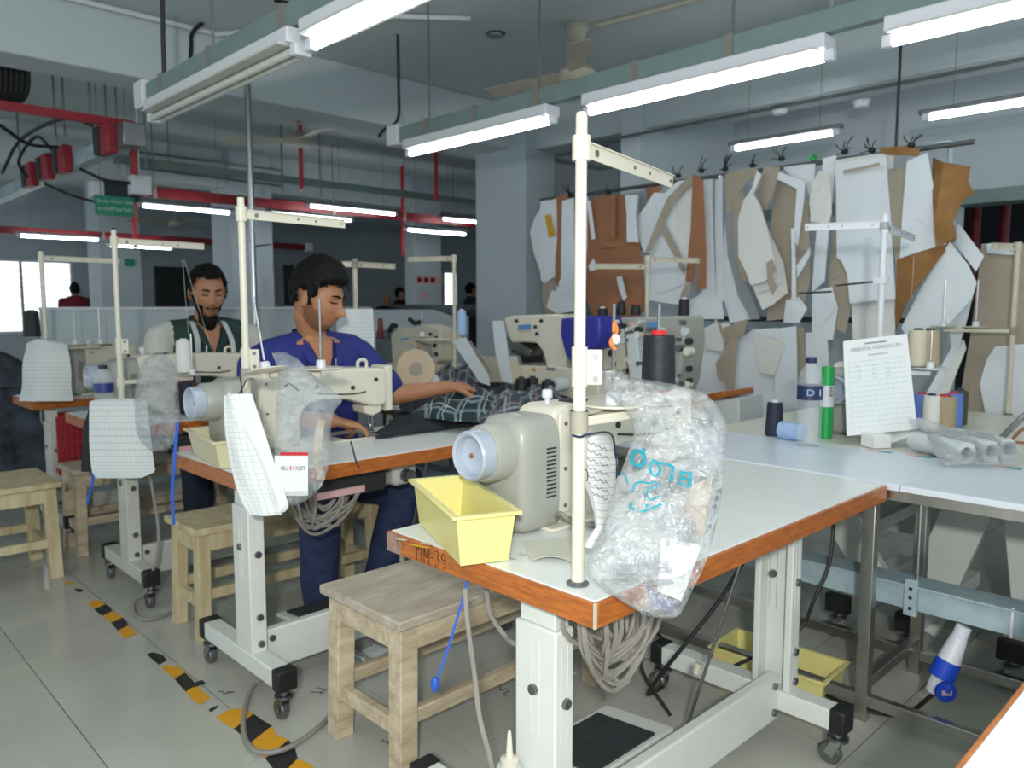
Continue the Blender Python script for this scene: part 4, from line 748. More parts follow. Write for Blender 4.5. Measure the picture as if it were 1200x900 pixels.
# ================================================================== spools and cones
def cone(label, c, h, r0, r1, m, top='fix_white', grp='thread cones', tip=True):
    t = root('thread_cone', label, 'thread', c, grp); b = B().lathe([(r0*.9,.004),(r0,.012),(r0*.99,.02),(r1*1.02,h-.012),(r1*.95,h-.002),(r1*.6,h)], c, 24); w = b.build('winding', m, t)
    B().lathe([(r0*.7,0),(r0*.75,.005)], c, 16).build('cone_base', top, t)
    if tip: B().lathe([(r1*.55,h),(r1*.45,h+.008),(r1*.3,h+.008)], c, 14).build('cone_tip', top, t)
    return t
cone('large black thread cone on the front stand above the plastic bag', (1.337, .949, 1.125), .118, .0355, .032, 'thread_black', 'red_bright')
cone('navy thread cone standing on the bench left of the bottle', (2.955, 1.525, .772), .142, .036, .030, 'thread_navy')
cone('navy thread spool on the third table behind the crinkled bag', (1.50, 3.86, .772), .16, .032, .031, 'thread_navy', 'red_bright')
cone('white thread cone on the machine of the bearded man', (1.46, 3.76, .985), .155, .038, .033, 'thread_white', 'fix_white')
for k, (px_, X, lab) in enumerate(((611, 2.80, 'leftmost of the three black cones on the bench near the fabric'), (624, 2.86, 'middle one of the three black cones on the bench'), (642, 2.80, 'rightmost of the three black cones on the bench'))):
    p = WX(px_, 474, X); cone(lab, (X, p.y, .82), .115, .036, .030, 'thread_black', 'dark_slot')
cone('black thread cone on the stand in front of the far window', (1.13, 5.09, 1.125), .15, .045, .038, 'thread_black')
cone('light blue thread cone left of the one-armed stand', (*WX(541, 390, 3.0).to_2d(), 1.13), .145, .03, .026, 'thread_blue')
cone('thin black cone left of the overlock labels', (*WX(706, 388, 3.4).to_2d(), 1.16), .13, .035, .028, 'thread_black'); cone('black cone in front of the hanging white patterns', (*WX(801, 382, 3.6).to_2d(), 1.19), .15, .032, .027, 'thread_black')
cone('short black cone with red core on top of the overlock', (*WX(745, 367, 3.45).to_2d(), 1.25), .06, .03, .024, 'thread_black', 'red_bright'); cone('small dark cone beside the red cored one on the overlock', (*WX(728, 367, 3.45).to_2d(), 1.25), .075, .03, .022, 'thread_black', 'dark_slot')
for k, (px_, m, lab) in enumerate(((1074,'thread_cream','cream thread cone behind the right edge of the chart'), (1088,'thread_tan','tan thread cone right of the cream cone beside the chart'))):
    p = WX(px_, 433, 3.38+.03*k); cone(lab, (p.x, p.y, 1.055), .15, .038, .034, m, 'dark_slot')
for k, (px_, py_, X, h, r, m, lab) in enumerate(((1079,500,3.62,.15,.035,'thread_royal','blue spool just right of the chart corner'), (1090,504,3.55,.155,.033,'thread_white','white spool beside the tan spool right of the chart'), (1106,500,3.6,.15,.045,'thread_tan','tan spool in the row behind the clear bag'), (1116,497,3.75,.15,.038,'thread_royal','blue spool right of the tan spool'), (1123,494,3.85,.155,.035,'thread_olive','dark olive spool at the right end of the row'))):
    p = WX(px_, py_, X); cone(lab, (X, p.y, .772), h, r, r*.96, m, 'red_bright' if k in (0,2,3) else 'label_navy')
ls = tag(B().lathe([(.012,-.05),(.034,-.05),(.036,-.04),(.036,.04),(.034,.05),(.012,.05)], (2.93,1.435,.808), 20, 'y').build('thread_spool', 'thread_blue'), 'light blue spool lying on the bench beside the navy cone', 'thread')
# ================================================================== bottles
def bottle(label, c, h, r, lab_m):
    t = root('water_bottle', label, 'bottle', c, 'water bottles'); k = h
    prof = [(r*.9,.0),(r,.01*k)]+[(r*(1 if i % 2 else .95), k*(.04+.05*i)) for i in range(9)]+[(r,k*.50),(r,k*.70),(r*.97,k*.76),(r*.75,k*.86),(r*.40,k*.92),(r*.38,k*.95)]
    B().lathe(prof, c, 24).build('bottle_body', 'pet', t, smooth=60); B().lathe([(r*1.012,k*.53),(r*1.012,k*.69)], c, 24).build('paper_label', lab_m, t); B().lathe([(r*.42,k*.94),(r*.44,k*.95),(r*.44,k),(r*.38,k*1.005)], c, 18).build('cap', 'label_navy', t)
    return t
bt = bottle('clear water bottle with a navy label standing on the bench', (2.865, 1.338, .772), .335, .047, 'label_navy')
for i, s in enumerate(('▯','D')): text('D I', .035, 'thread_blue', bt, frame((2.865-.048*.75, 1.338-.048*.66, .772+.205), (.66,-.75,0), (0,0,1)), width=.05) if i == 0 else None
bottle('clear water bottle with a blue label on the third table beside the stand', (1.13, 3.86, .772), .26, .042, 'label_blue')
gt = root('glue_tube', 'green and white tube standing behind the water bottle', 'tube', (3.08,1.368,.772)); B().cyl((3.08,1.368,.772), (3.08,1.368,.93), .027, n=18).build('tube_body', 'green_tube', gt); B().cyl((3.08,1.368,.90), (3.08,1.368,.985), .0275, n=18).build('white_band', 'fix_white', gt); B().cyl((3.08,1.368,.985), (3.08,1.368,1.06), .026, .024, 18).build('cap', 'green_tube', gt)
for i in range(4): B().box(3.05,1.335,.945+i*.01,3.06,1.345,.95+i*.01).build('print_mark', 'ink_grey', gt)
# ================================================================== sheets of paper and bags, with their own depth and curl
def rowsheet(rows, n, curve=.0, th=.0012, wob=0, seed=0):
    """rows: (py, pxL, pxR, depth); returns fn(u,v) of points, u down, v across"""
    R = rows
    def fn(u, v):
        t = u*(len(R)-1); i = min(int(t), len(R)-2); f = t-i
        a = [R[i][k]*(1-f)+R[i+1][k]*f for k in range(len(R[0]))]
        dR = a[4] if len(a) > 4 else a[3]
        p = WD(a[1]*(1-v)+a[2]*v, a[0], a[3]*(1-v)+dR*v)
        return p-FW*(curve*math.sin(PI*v))+FW*(wob*noise.noise(Vector((u*3+seed, v*2.5, seed))))
    return fn
def paper(name, label, rows, m, curve=.01, nu=24, nv=12, wob=.01, seed=0, cat='paper', parent=None, th=.0012):
    o = B().sheet(rowsheet(rows, 0, curve, wob=wob, seed=seed), nu, nv, FW*th).build(name, m, parent)
    return o if parent else tag(o, label, cat)
pb = root('hanging_paper', 'folded grid record sheet hanging from the second table stand', 'paper', WD(300, 600, 2.3))
paper('grid_sheet', '', [(463,262,283,2.33),(485,263,292,2.32),(510,264,302,2.31),(540,268,313,2.29),(570,276,322,2.28),(590,284,328,2.27),(603,291,331,2.27)], 'grid_paper', parent=pb, seed=2, curve=.02)
paper('folded_flap', '', [(461.5,266,295,2.325),(480,272,301,2.31),(500,281,308,2.30),(530,297,318,2.285),(560,309,328,2.27),(585,319,337,2.26),(594,321,338.5,2.26),(600,322,334,2.26)], 'paper', parent=pb, seed=5, curve=.012)
B().tube(cr([WD(281,440,2.36), WD(283,452,2.34), WD(285,466,2.315)]), .002, 5).build('tie_wire', 'black_cable', pb); B().tube(cr([WD(289,445,2.36), WD(284,455,2.34), WD(280,462,2.315)]), .002, 5).build('tie_wire', 'black_cable', pb)
paper('hanging_paper', 'curled grid sheet hanging from the edge of the third table', [(472,108,140,3.36),(466,124,166,3.36),(470,105,172,3.34),(490,104,174,3.32),(515,104,177,3.3),(540,106,180,3.28),(553,108,182,3.26),(560,112,165,3.24)], 'grid_paper_fine', seed=8)
paper('draped_sheet', 'pale patterned sheet draped over the farthest table corner', [(398,40,64,4.40),(402,32,78,4.38),(415,29,82,4.36),(435,27,83,4.34),(455,24,84,4.32),(470,22,84,4.30)], 'grid_paper_fine', seed=11, curve=.05, wob=.03)
ch = root('record_chart', 'white printed production chart hanging on the stand beyond the bench', 'paper', WD(1030,510,3.0))
cfn = [(400,988,1063,3.02),(430,989.5,1066,3.0),(470,991,1071,2.99),(511,992.5,1075,2.98)]
cq = lambda u, v: WD(988+4.5*u+(75+7.5*u)*v, (400+111*u)+(-9.0+1*u)*v, 3.02-.04*u)
B().sheet(lambda u, v: cq(u, v), 20, 12, FW*.0012).build('sheet', 'paper', ch); B().sheet(lambda u, v: cq(.23+.74*u, .07+.88*v)-FW*.0012, 20, 12, FW*.0005).build('printed_grid', 'grid_chart', ch)
def onchart(u, v): return cq(u, v)-FW*.003
xd = cq(.1,1)-cq(.1,0); yd = cq(0,.5)-cq(1,.5)
text('ORIENTAL FASHION LTD.', .020, 'ink_light', ch, frame(onchart(.105,.5), xd, yd), width=.20); text('PRODUCTION RECORD', .010, 'ink_light', ch, frame(onchart(.175,.52), xd, yd), width=.075); B().sheet(lambda u, v: onchart(.045+.012*u, .33+.34*v), 1, 4, FW*.0012).build('clip', 'ink_grey', ch)
for i in range(4):
    for j in (.18,.42,.62): stroke([onchart(.28+i*.045, j+.012*k)+Vector((0,0,.003*(-1)**k)) for k in range(6)], ch, r=.0006, m='ink_light')
pA = root('hanging_paper', 'written instruction sheet curling from the front stand collar', 'paper', WD(705, 610, 1.55))
afn = rowsheet([(509,688,712,1.50,1.58),(520,684,718,1.49,1.60),(540,682,724,1.48,1.62),(560,683,722,1.48,1.62),(580,690,720,1.49,1.61),(600,696,717,1.50,1.60),(618,698,712,1.52,1.58),(640,684,700,1.50,1.55)], 0, .02)
B().sheet(afn, 28, 10, FW*.0012).build('sheet', 'lined_paper', pA)
for i in range(7): stroke([afn(.12+.07*i+.01*k, .12+.09*k)-FW*.002+Vector((0,0,.003*(-1)**k)) for k in range(8)], pA, r=.0007, m='ink_grey')
stroke([afn(.40+.05*math.cos(a), .08+.06*math.sin(a))-FW*.002 for a in [i*.7 for i in range(8)]], pA, r=.001)
B().tube(cr([WD(671,510,1.46), WD(680,512,1.45), WD(690,509,1.47), WD(715,508,1.55), WD(721,530,1.6), WD(722,560,1.62)]), .0022, 6).build('tie_wire', 'label_navy', pA)
paper('table_paper', 'loose cream paper lying on the front table under the machine cable', [], 'paper') if 0 else None
tp = B().sheet(lambda u, v: WZ(*( (Vector((613,634))*(1-u)+Vector((688,628))*u)*(1-v)+(Vector((622,658))*(1-u)+Vector((672,660))*u)*v ), .7712)+Vector((0,0,.012*(v**3)*(1-u)*u*4)), 10, 8, (0,0,.001)); tag(tp.build('table_paper', 'laminate_cream'), 'loose cream paper lying on the front table under the machine cable', 'paper')
paper('hanging_chart', 'blank lined chart hanging behind the blue shirt man', [(362,393,437,3.75),(380,394,438,3.75),(410,396,439,3.74),(430,398,440,3.73)], 'grid_paper_fine', seed=1, curve=0)
# plastic bags: front and back film, crumpled
def bag(label, rows, depthbulge, m, seed, nu=70, nv=46, crumple=.012, name='plastic_bag'):
    t = root(name, label, 'bag', WD((rows[-1][1]+rows[-1][2])/2, rows[-1][0], rows[-1][3]), 'plastic bags')
    fn = rowsheet(rows, 0)
    def disp(u, v, s):
        p = fn(u, v); q = p*1.0
        e = (max(0, math.sin(PI*v))**.6)*(max(0, math.sin(PI*min(1, u*1.15+.08)))**.5 if u < .8 else max(0, math.sin(PI*min(1, u*1.0)))**.4)
        c1 = noise.noise(q*11+Vector((seed,0,s))); c2 = 1-2*abs(noise.noise(q*24+Vector((0,seed,s*3)))); c3 = 1-2*abs(noise.noise(q*55+Vector((s,0,seed))))
        return p-FW*(s*depthbulge*e)+FW*(crumple*(c1*.9+c2*.45+c3*.22))*(.35+.65*e)
    B().sheet(lambda u, v: disp(u, v, 1), nu, nv).build('front_film', m, t, smooth=28)
    B().sheet(lambda u, v: disp(u, v, -.7), nu//2, nv//2).build('back_film', m, t, smooth=28)
    return t, (lambda u, v: disp(u, v, 1))
rowsA = [(434,708,724,1.56),(442,707,738,1.55),(450,708,790,1.54),(460,711,826,1.53),(475,728,840,1.515),(490,742,849,1.50),(505,744,853,1.49),(525,738,852,1.475),(545,731,850,1.465),(565,724,848,1.455),(585,717,846,1.445),(605,711,842,1.435),(625,703,837,1.425),(645,692,832,1.415),(662,687,826,1.405),(678,695,819,1.40),(694,712,811,1.395),(708,734,804,1.39),(719,752,798,1.385),(723,765,794,1.385)]
bgA, fA = bag('large crumpled clear plastic bag with teal mirrored letters on the front table corner', rowsA, .05, 'bag_clear', 3, 96, 64, .014)
def uvA(px, py):
    r = rowsA
    for i in range(len(r)-1):
        if r[i][0] <= py <= r[i+1][0]:
            f = (py-r[i][0])/(r[i+1][0]-r[i][0]); a = r[i][1]*(1-f)+r[i+1][1]*f; b = r[i][2]*(1-f)+r[i+1][2]*f
            return ((i+f)/(len(r)-1), (px-a)/(b-a))
def onA(px, py): u, v = uvA(px, py); return fA(u, v)-FW*.006
def ribbonA(pts, w, m='ink_teal', name='printed_letter'):
    P = cr([(x, y, 0) for x, y in pts], 4); b = B(); n = len(P)
    def f(u, v):
        i = min(n-1, int(round(u*(n-1)))); a = P[max(0,i-1)]; c = P[min(n-1,i+1)]; d = (c-a).normalized(); q = P[i]+Vector((-d.y, d.x, 0))*(v-.5)*w; return onA(q.x, q.y)
    b.sheet(f, n-1, 1, FW*.0008).build(name, m, bgA)
for pts, w in (([(744,544),(739,540),(740,530),(746,527),(751,532),(750,541),(744,545)],4), ([(751,523),(750,532)],3.5), ([(741,526),(745,528)],3),
    ([(761,536),(757,543),(758,551),(763,554),(767,549),(766,541),(761,536)],3), ([(768,539),(776,541),(783,544)],3), ([(783,543),(781,552),(780,560)],3.5),
    ([(790,549),(797,551),(804,552)],3), ([(804,550),(803,559),(802,567)],3.5), ([(790,550),(794,557),(803,559)],2.5), ([(803,566),(796,565),(789,561),(790,556),(797,557)],2.5),
    ([(739,574),(741,565),(748,562),(756,563),(762,561),(766,566)],2), ([(765,568),(757,568),(753,574),(756,581),(761,581),(767,577)],2), ([(737,586),(736,591),(740,594)],3), ([(745,596),(754,594),(762,590),(770,586)],2.5), ([(752,589),(757,588)],3), ([(728,552),(732,558),(734,566)],1.5)):
    ribbonA(pts, w)
for a in ((842,574,4),(838,582,6),(836,592,5),(829,614,4)): ribbonA([(a[0]-2,a[1]-a[2]/2),(a[0]-1,a[1]),(a[0]-2,a[1]+a[2]/2)], 5, 'ink_grey', 'printed_code')
def insA(poly_, m, nm, off): B().slab([WD(x, y, d)+FW*off for x, y, d in poly_], FW*.003).build(nm, m, bgA)
insA([(776,632,1.40),(824,640,1.41),(800,706,1.395),(772,695,1.39)], 'paper', 'enclosed_card', .01); insA([(760,690,1.40),(797,712,1.39),(790,722,1.385),(766,716,1.385)], 'label_blue', 'enclosed_label', .022); insA([(808,575,1.46),(840,560,1.47),(828,640,1.43),(806,620,1.43)], 'roll_tan', 'enclosed_scrap', .03)
for i in range(7):
    x0, y0 = random.uniform(715,790), random.uniform(600,680); B().sheet(lambda u, v: onA(min(820,x0+u*30), min(700,y0+v*18))+FW*(.02+.01*noise.noise(Vector((u*4,v*4,i)))), 5, 5, FW*.001).build('enclosed_film', 'bag_silver', bgA)
bgB, fB = bag('clear plastic bag with a mirrored white label hanging at the second table corner', [(413,318,334,2.48),(420,321,348,2.46),(432,325,360,2.44),(446,326,374,2.42),(460,325,394,2.40),(470,324,402,2.39),(480,323,392,2.37),(500,323,388,2.345),(525,322,386,2.32),(550,322,384,2.30),(568,324,378,2.29),(580,326,368,2.28),(588,329,356,2.28),(592,334,348,2.28)], .045, 'bag_thin', 9, 64, 40, .010)
lb = B().sheet(lambda u, v: WD(322+39*v, 534+47*u, 2.262), 4, 4, FW*.001).build('label', 'paper', bgB); B().sheet(lambda u, v: WD(328+33*v, 530+4*u, 2.261), 1, 4, FW*.001).build('red_stripe', 'red_bright', bgB)
L0 = WD(342, 549, 2.258); Mx = frame(L0, WD(330,549,2.258)-WD(360,549,2.258), Vector((0,0,1))); Mx = Matrix.Translation(L0)@Matrix(((-RT.x,0,FW.x,0),(-RT.y,0,FW.y,0),(0,1,0,0),(0,0,0,1)))
text('TEX', .017, 'ink_grey', bgB, Matrix.Translation(RT*.025)@Mx, width=.030); text('H', .020, 'red_bright', bgB, Matrix.Translation(RT*.001)@Mx); text('UB', .017, 'ink_grey', bgB, Matrix.Translation(-RT*.021)@Mx, width=.022)
B().sheet(lambda u, v: WD(372+9*v-4*math.sin(PI*u), 562-70*u, 2.33+.02*u), 8, 4, FW*.002).build('enclosed_scrap', 'roll_tan', bgB); B().tube(cr([WD(333,453,2.40), WD(340,450,2.40), WD(350,458,2.40)]), .003, 5).build('enclosed_wire', 'dark_slot', bgB)
bag('crinkled silvery bag hanging beside the third table stand', [(413,184,190,3.42),(420,172,198,3.41),(432,164,204,3.39),(450,159,207,3.36),(470,157,209,3.33),(490,157,209,3.3),(508,160,208,3.28),(520,166,203,3.26),(529,176,194,3.25)], .06, 'bag_silver', 21, 60, 40, .028)
bag('clear wrapping film crumpled over the tubes on the far right bench', [(490,1066,1084,2.90),(500,1072,1110,2.86),(508,1086,1160,2.79),(519,1090,1190,2.69),(532,1096,1196,2.59),(545,1108,1190,2.55)], .035, 'bag_clear', 33, 40, 40, .02, 'wrapping_film')
for k, (px_, py_) in enumerate(((1133,531),(1161,529),(1181,526))):
    p = WZ(px_, py_, .81); ax = Vector((.55,.83,0)).normalized(); t = root('cardboard_tube', ['wrapped white tube at the far right, leftmost of three', 'wrapped white tube at the far right, middle of three', 'wrapped white tube at the far right, rightmost of three'][k], 'tube', p, 'white tubes in clear film')
    b = B(); n = 20; rr = .036
    for q, r_ in ((p, rr), (p+ax*.25, rr), (p+ax*.25, rr*.55), (p, rr*.55)):
        u_ = Vector((ax.y,-ax.x,0)); b.v += [q+(u_*math.cos(2*PI*j/n)+Vector((0,0,1))*math.sin(2*PI*j/n))*r_ for j in range(n)]
    b.f = [(i*n+j, i*n+(j+1)%n, ((i+1)%4)*n+(j+1)%n, ((i+1)%4)*n+j) for i in range(4) for j in range(n)]; b.build('tube_wall', 'cloth_white', t); B().cyl(p+ax*.02, p+ax*.23, rr*.545, n=16).build('tube_core', 'dark_slot', t)
# scissors-like thread snips on the right, folded carton, strip, scissors
sn = root('thread_snips', 'steel thread snips resting across the wrapped tubes', 'snips', WD(1180,520,2.8)); B().tube(cr([WD(1161,531,2.80), WD(1172,516,2.76), WD(1185,502,2.72), WD(1200,488,2.68), WD(1215,478,2.66)]), [.004]+[.011]*24, 8).build('blade_arm', 'steel', sn); B().tube(cr([WD(1184,518,2.79), WD(1196,505,2.76), WD(1212,496,2.74)]), .006, 8).build('inner_arm', 'card_brown', sn); B().tube([WD(1184,518,2.79), WD(1200,519,2.78), WD(1215,518,2.77)], .005, 8).build('lower_arm', 'card_brown', sn)
cb_ = root('small_carton', 'small white carton lying open on the bench below the chart', 'carton', (3.0,1.15,.772))
p = WZ(1030,525,.772); B().obox(p+Vector((.02,.02,.025)), (.075,.075,.05), (0,0,math.radians(-30))).build('box', 'paper', cb_, bevel=.002); B().obox(p+Vector((.11,-.03,.035)), (.12,.07,.003), (0,-.25,math.radians(-30))).build('lid_flap', 'paper', cb_); B().obox(p+Vector((-.005,-.0,.028)), (.05,.002,.02), (0,0,math.radians(-46))).build('printed_panel', 'ink_grey', cb_)
tm_ = root('tape_measure', 'striped teal and pink tape lying along the bench edge', 'tape', (2.95,.9,.773))
for i in range(16):
    y = 1.12-i*.045; B().box(2.915,y-.022,.7725,2.935,y+.022,.7745).build('tape_segment', ('pink','ink_teal','fix_white')[(i*7) % 3], tm_)
# fabrics on the bench behind the second table
def cloth(label, px, m, z, amp, seed, name='fabric_pile', nu=40, nv=30, th=.012):
    P = [WZ(*p, z) for p in px]
    def f(u, v):
        p = (P[0]*(1-u)+P[1]*u)*(1-v)+(P[3]*(1-u)+P[2]*u)*v
        e = min(1, 4*min(u, 1-u))*min(1, 4*min(v, 1-v)); nn = noise.noise(Vector((u*3+seed, v*3, seed)))+.5*noise.noise(Vector((u*7, v*7+seed, 0)))
        return p+Vector((0,0, e*amp*(.75+.6*nn)))+Vector((nn*.03, noise.noise(Vector((u*5,v*5,seed)))*.03, 0))
    return tag(B().sheet(f, nu, nv, (0,0,-th)).build(name, m), label, 'fabric')
cloth('dark fabric spread across the second table at the needle', [(440,510),(580,492),(660,470),(470,480)], 'dark_fabric', .79, .05, 1)
cloth('green and white plaid cloth pieces under the outstretched hand', [(482,486),(590,494),(600,462),(500,462)], 'plaid_green', .83, .06, 4)
cloth('grey and orange plaid cloth bundle right of the hand', [(562,494),(665,478),(650,458),(570,468)], 'plaid_grey', .84, .075, 7)
cloth('dark checked cloth heap behind the hand on the bench', [(560,472),(700,468),(680,440),(540,450)], 'plaid_dark', .80, .07, 9)
cloth('crumpled blue and white cloth heap near the old machine', [(500,460),(560,462),(560,438),(510,438)], 'plaid_grey', .82, .13, 12)
cloth('dark checked cloth in front of the outstretched forearm', [(470,480),(540,480),(545,462),(470,462)], 'plaid_dark', .83, .06, 15)
rl = root('tape_roll', 'round tan tape roll beside the sewing machine face', 'roll', WX(488,440,2.35)); c = WX(487,432,2.42); b = B()
b.lathe([(.035,-.03),(.095,-.03),(.10,-.025),(.10,.025),(.095,.03),(.035,.03)], (0,0,0), 28, 'y'); R = Matrix.Rotation(math.radians(-35),3,'Z'); b.v = [c+R@v for v in b.v]; b.build('roll', 'roll_tan', rl)
b = B().lathe([(.02,-.032),(.036,-.031),(.036,.031),(.02,.032)], (0,0,0), 20, 'y'); b.v = [c+R@v for v in b.v]; b.build('core', 'card_tan', rl)
tag(B().ell(WX(500,447,2.5), (.07,.07,.05), 16, 10).build('white_bundle', 'cloth_white'), 'white bundle beside the tan tape roll', 'bundle')
# folded cards and machine parts near the left of blue cover machine
for k, (pl_, m, lab) in enumerate(((( (530,400),(545,395),(572,440),(574,452),(562,448) ),'card_white','grey white bent card leaning left of the one-armed stand'), (((541,398),(552,400),(570,425),(580,445),(566,425)),'card_tan','narrow tan card leaning beside the one-armed stand'), (((577,376),(590,376),(597,425),(601,450),(588,447),(580,410)),'card_white','tall grey card right of the one-armed stand'), (((556,418),(595,418),(600,448),(557,448)),'cream_old','cream machine panel behind the leaning cards'))):
    tag(B().slab([WX(*p, 2.95+.04*k) for p in pl_], (.004 if k < 3 else .08,.002,0)).build('leaning_card', m), lab, 'card')
p = WX(446, 395, 3.15); sp = root('thread_spool', 'tall dark pink spool on the old machine', 'thread', p); B().cyl(p, p+Vector((0,0,.13)), .022, .016, 14).build('winding', 'red_paint', sp); B().cyl(p-Vector((0,0,.01)), p, .03, n=14).build('spool_base', 'dark_slot', sp)
rb = root('crate', 'red perforated plastic crate under the third table', 'crate', (1.55,4.75,.25)); cx0, cx1 = WY(70,520,4.75).x, WY(104,520,4.75).x
B().box(cx0,4.75,.38,cx1,5.0,.40).build('crate_floor', 'red_plastic', rb)
for i in range(5): B().box(cx0,4.745,.42+i*.06,cx1,4.757,.445+i*.06).build('slat', 'red_plastic', rb)
for i in range(6): x = cx0+(cx1-cx0)*i/5; B().box(x-.012,4.742,.38,x+.012,4.76,.70).build('rib', 'red_plastic', rb)
B().box(cx0,4.95,.38,cx1,4.97,.70).build('crate_back', 'red_plastic', rb)
# dark pouch hung on the third table left
tag(B().slab([WD(97,500,3.6),WD(104,480,3.6),WD(106,553,3.6),WD(95,553,3.6)], (.05,.05,0)).build('hanging_pouch', 'dark_cloth'), 'dark cloth pouch hanging behind the grid sheet of the third table', 'pouch')
# far-left folded bag shape on bench of table D: partition coil spindles
# clip holder hanging on table B edge
hg = root('thread_guide_clip', 'clear plastic clip hanging on the orange edge of the second table', 'clip', WY(418,548,2.285)); B().obox(WY(417,532,2.281), (.022,.006,.06), (0,.05,0)).build('clip_plate', 'pet', hg); B().tube([WY(411,517,2.28), WY(417,540,2.277), WY(421,548,2.277)], .003, 6).build('wire', 'dark_slot', hg)

# thin threads running from the stand arms
for k, (a, b, lab) in enumerate(((WD(214,305,3.52), WD(221,392,3.5), 'thin white thread dropping from the third stand arm to the white cone'), (WD(216,305,3.52), WD(252,420,3.7), 'thin white thread slanting from the third stand arm to the machine'), (WD(1072,283,3.75), WD(1068,352,3.5), 'thin thread hanging from the white stand right arm'))):
    tag(B().tube(cr([a, a.lerp(b,.5)-Vector((0,0,.01)), b]), .0006, 4).build('sewing_thread', 'thread_white'), lab, 'thread')
# ================================================================== hanging pattern pieces
rk = root('pattern_rack', 'dark overhead rail carrying the hanging pattern pieces', 'rack', (4.6,2.8,0))
B().cyl((4.62,1.33,2.15),(4.62,4.45,2.15),.014,n=10).build('rail','steel_dull',rk); B().cyl((4.62,1.6,1.22),(4.62,3.0,1.22),.016,n=10).build('lower_rail','dark_slot',rk)
for y in (1.72,): B().cyl((4.62,y,2.15),(4.62,y,CZ),.008,n=8).build('hanger_rod','dark_slot',rk)
pp = WX(836,300,4.55); B().cyl((4.6,pp.y,.0),(4.6,pp.y,2.15),.014,n=10).build('post','steel',rk); pp = WX(849,300,4.62); B().cyl((4.64,pp.y,0),(4.64,pp.y,2.16),.012,n=10).build('post','galv',rk)
B().tube([WX(1070,174,4.66),WX(1112,168,4.66),WX(1114,168,4.66),WX(1113,192,4.66)],.016,8).build('end_frame','galv',rk)
def pattern(label, px, m, layer, bow=.02, name='pattern_piece', X0=4.58, parent=None, tip=0, th=.0045, grp='hanging pattern pieces'):
    X = X0-.022*layer; P = [WX(*p, X) for p in px]; ys = [p.y for p in P]; zs = [p.z for p in P]; yc = sum(ys)/len(ys); zt = max(zs); hw_ = max(.03,(max(ys)-min(ys))/2)
    b = B(); b.slab(P, (th,0,0)); bm = bmesh.new(); me = b.mesh('t'); bm.from_mesh(me)
    bmesh.ops.triangulate(bm, faces=[f for f in bm.faces if len(f.verts) > 4]); bmesh.ops.subdivide_edges(bm, edges=[e for e in bm.edges if e.calc_length() > .09], cuts=2, use_grid_fill=False)
    ph = layer*1.7+len(label)
    for v in bm.verts:
        s = (v.co.y-yc)/hw_; d = zt-v.co.z
        v.co.x += -(bow*(1-s*s) if bow else .024)+tip*d*s+.012*math.sin(d*5+ph)*min(1,d*3)
    bm.to_mesh(me); bm.free(); o0 = Vector((X, yc, min(zs)))
    for v in me.vertices: v.co -= o0
    me.name = name; o = link(me, name, m, parent, o0, 40)
    return o if parent else tag(o, label, 'pattern piece', grp)
W_, T_, K_, O_ = 'card_white', 'card_tan', 'card_brown', 'card_ochre'
pattern('leftmost white pattern piece with a bulging left edge', [(638,240),(657,230),(660,345),(642,362),(636,320),(628,296),(622,272),(628,256)], W_, 0)
y2 = pattern('white pattern piece bearing a yellow sticker', [(634,236),(660,233),(655,322),(640,332),(634,328)], W_, 2)
pattern('', [(641,253),(647,251),(653,276),(646,279)], 'sticker_yellow', 2.6, bow=.0, name='yellow_sticker', parent=y2, th=.003)
pattern('narrow brown strip right of the yellow stickered piece', [(653,231),(665,227),(664,335),(656,336),(651,328),(656,280)], K_, 3)
pattern('long pale piece just left of the tall cream pole', [(661,236),(673,232),(674,352),(656,358),(650,340),(658,326)], W_, 4)
pattern('small tan tail hanging at the bottom left of the group', [(636,326),(650,324),(656,368),(644,378),(636,352)], T_, 1)
pattern('pale lower piece left of the tall cream pole', [(648,340),(672,348),(676,364),(655,368),(640,360)], W_, 5)
pattern('pale strip showing just right of the tall cream pole', [(678,232),(690,231),(692,330),(680,340)], W_, 0)
pattern('broad brown kraft piece, largest of the left group', [(688,236),(738,229),(752,285),(757,345),(752,368),(700,376),(686,345)], K_, 1, .05)
pattern('brown kraft piece with straight hem on top of the broad one', [(696,231),(728,228),(730,288),(706,292),(697,276)], K_, 3)
pattern('brown kraft strip down the middle of the broad kraft piece', [(716,229),(722,228),(722,280),(715,280)], K_, 4.5)
pattern('lower brown kraft flap with a torn white patch', [(690,318),(753,300),(756,366),(712,376),(694,360)], K_, 3.5, .06)
pattern('torn white scrap pinned to the brown kraft flap', [(725,325),(731,324),(737,348),(733,352),(728,340)], W_, 5.2, .0)
pattern('white sliver along the left of the kraft hem', [(690,236),(694,235),(699,280),(695,281)], W_, 4.2, 0)
pattern('small white scrap at the left edge of the kraft flap', [(692,312),(698,303),(702,316),(694,318)], W_, 4.8, 0)
pattern('narrow white piece with stepped edge right of the kraft', [(732,228),(748,229),(746,254),(748,284),(735,284),(736,252)], W_, 4)
pattern('pale strip above the small brown patch', [(750,224),(760,222),(759,300),(748,290)], 'card_edge_grey', 0)
pattern('small brown patch near the rail', [(757,220),(776,219),(772,230),(759,234)], K_, 1)
pattern('white piece with a rounded left bulge behind the stand', [(768,226),(778,226),(776,300),(756,296),(746,272),(745,256),(758,242)], W_, 2)
pattern('large white piece under the crossing tan straps', [(772,236),(798,213),(816,210),(812,330),(806,358),(762,352),(759,318)], W_, 3, .04)
pattern('white inner piece with stepped outline between the straps', [(786,246),(802,222),(814,216),(812,300),(797,290)], 'card_white_warm', 4.2)
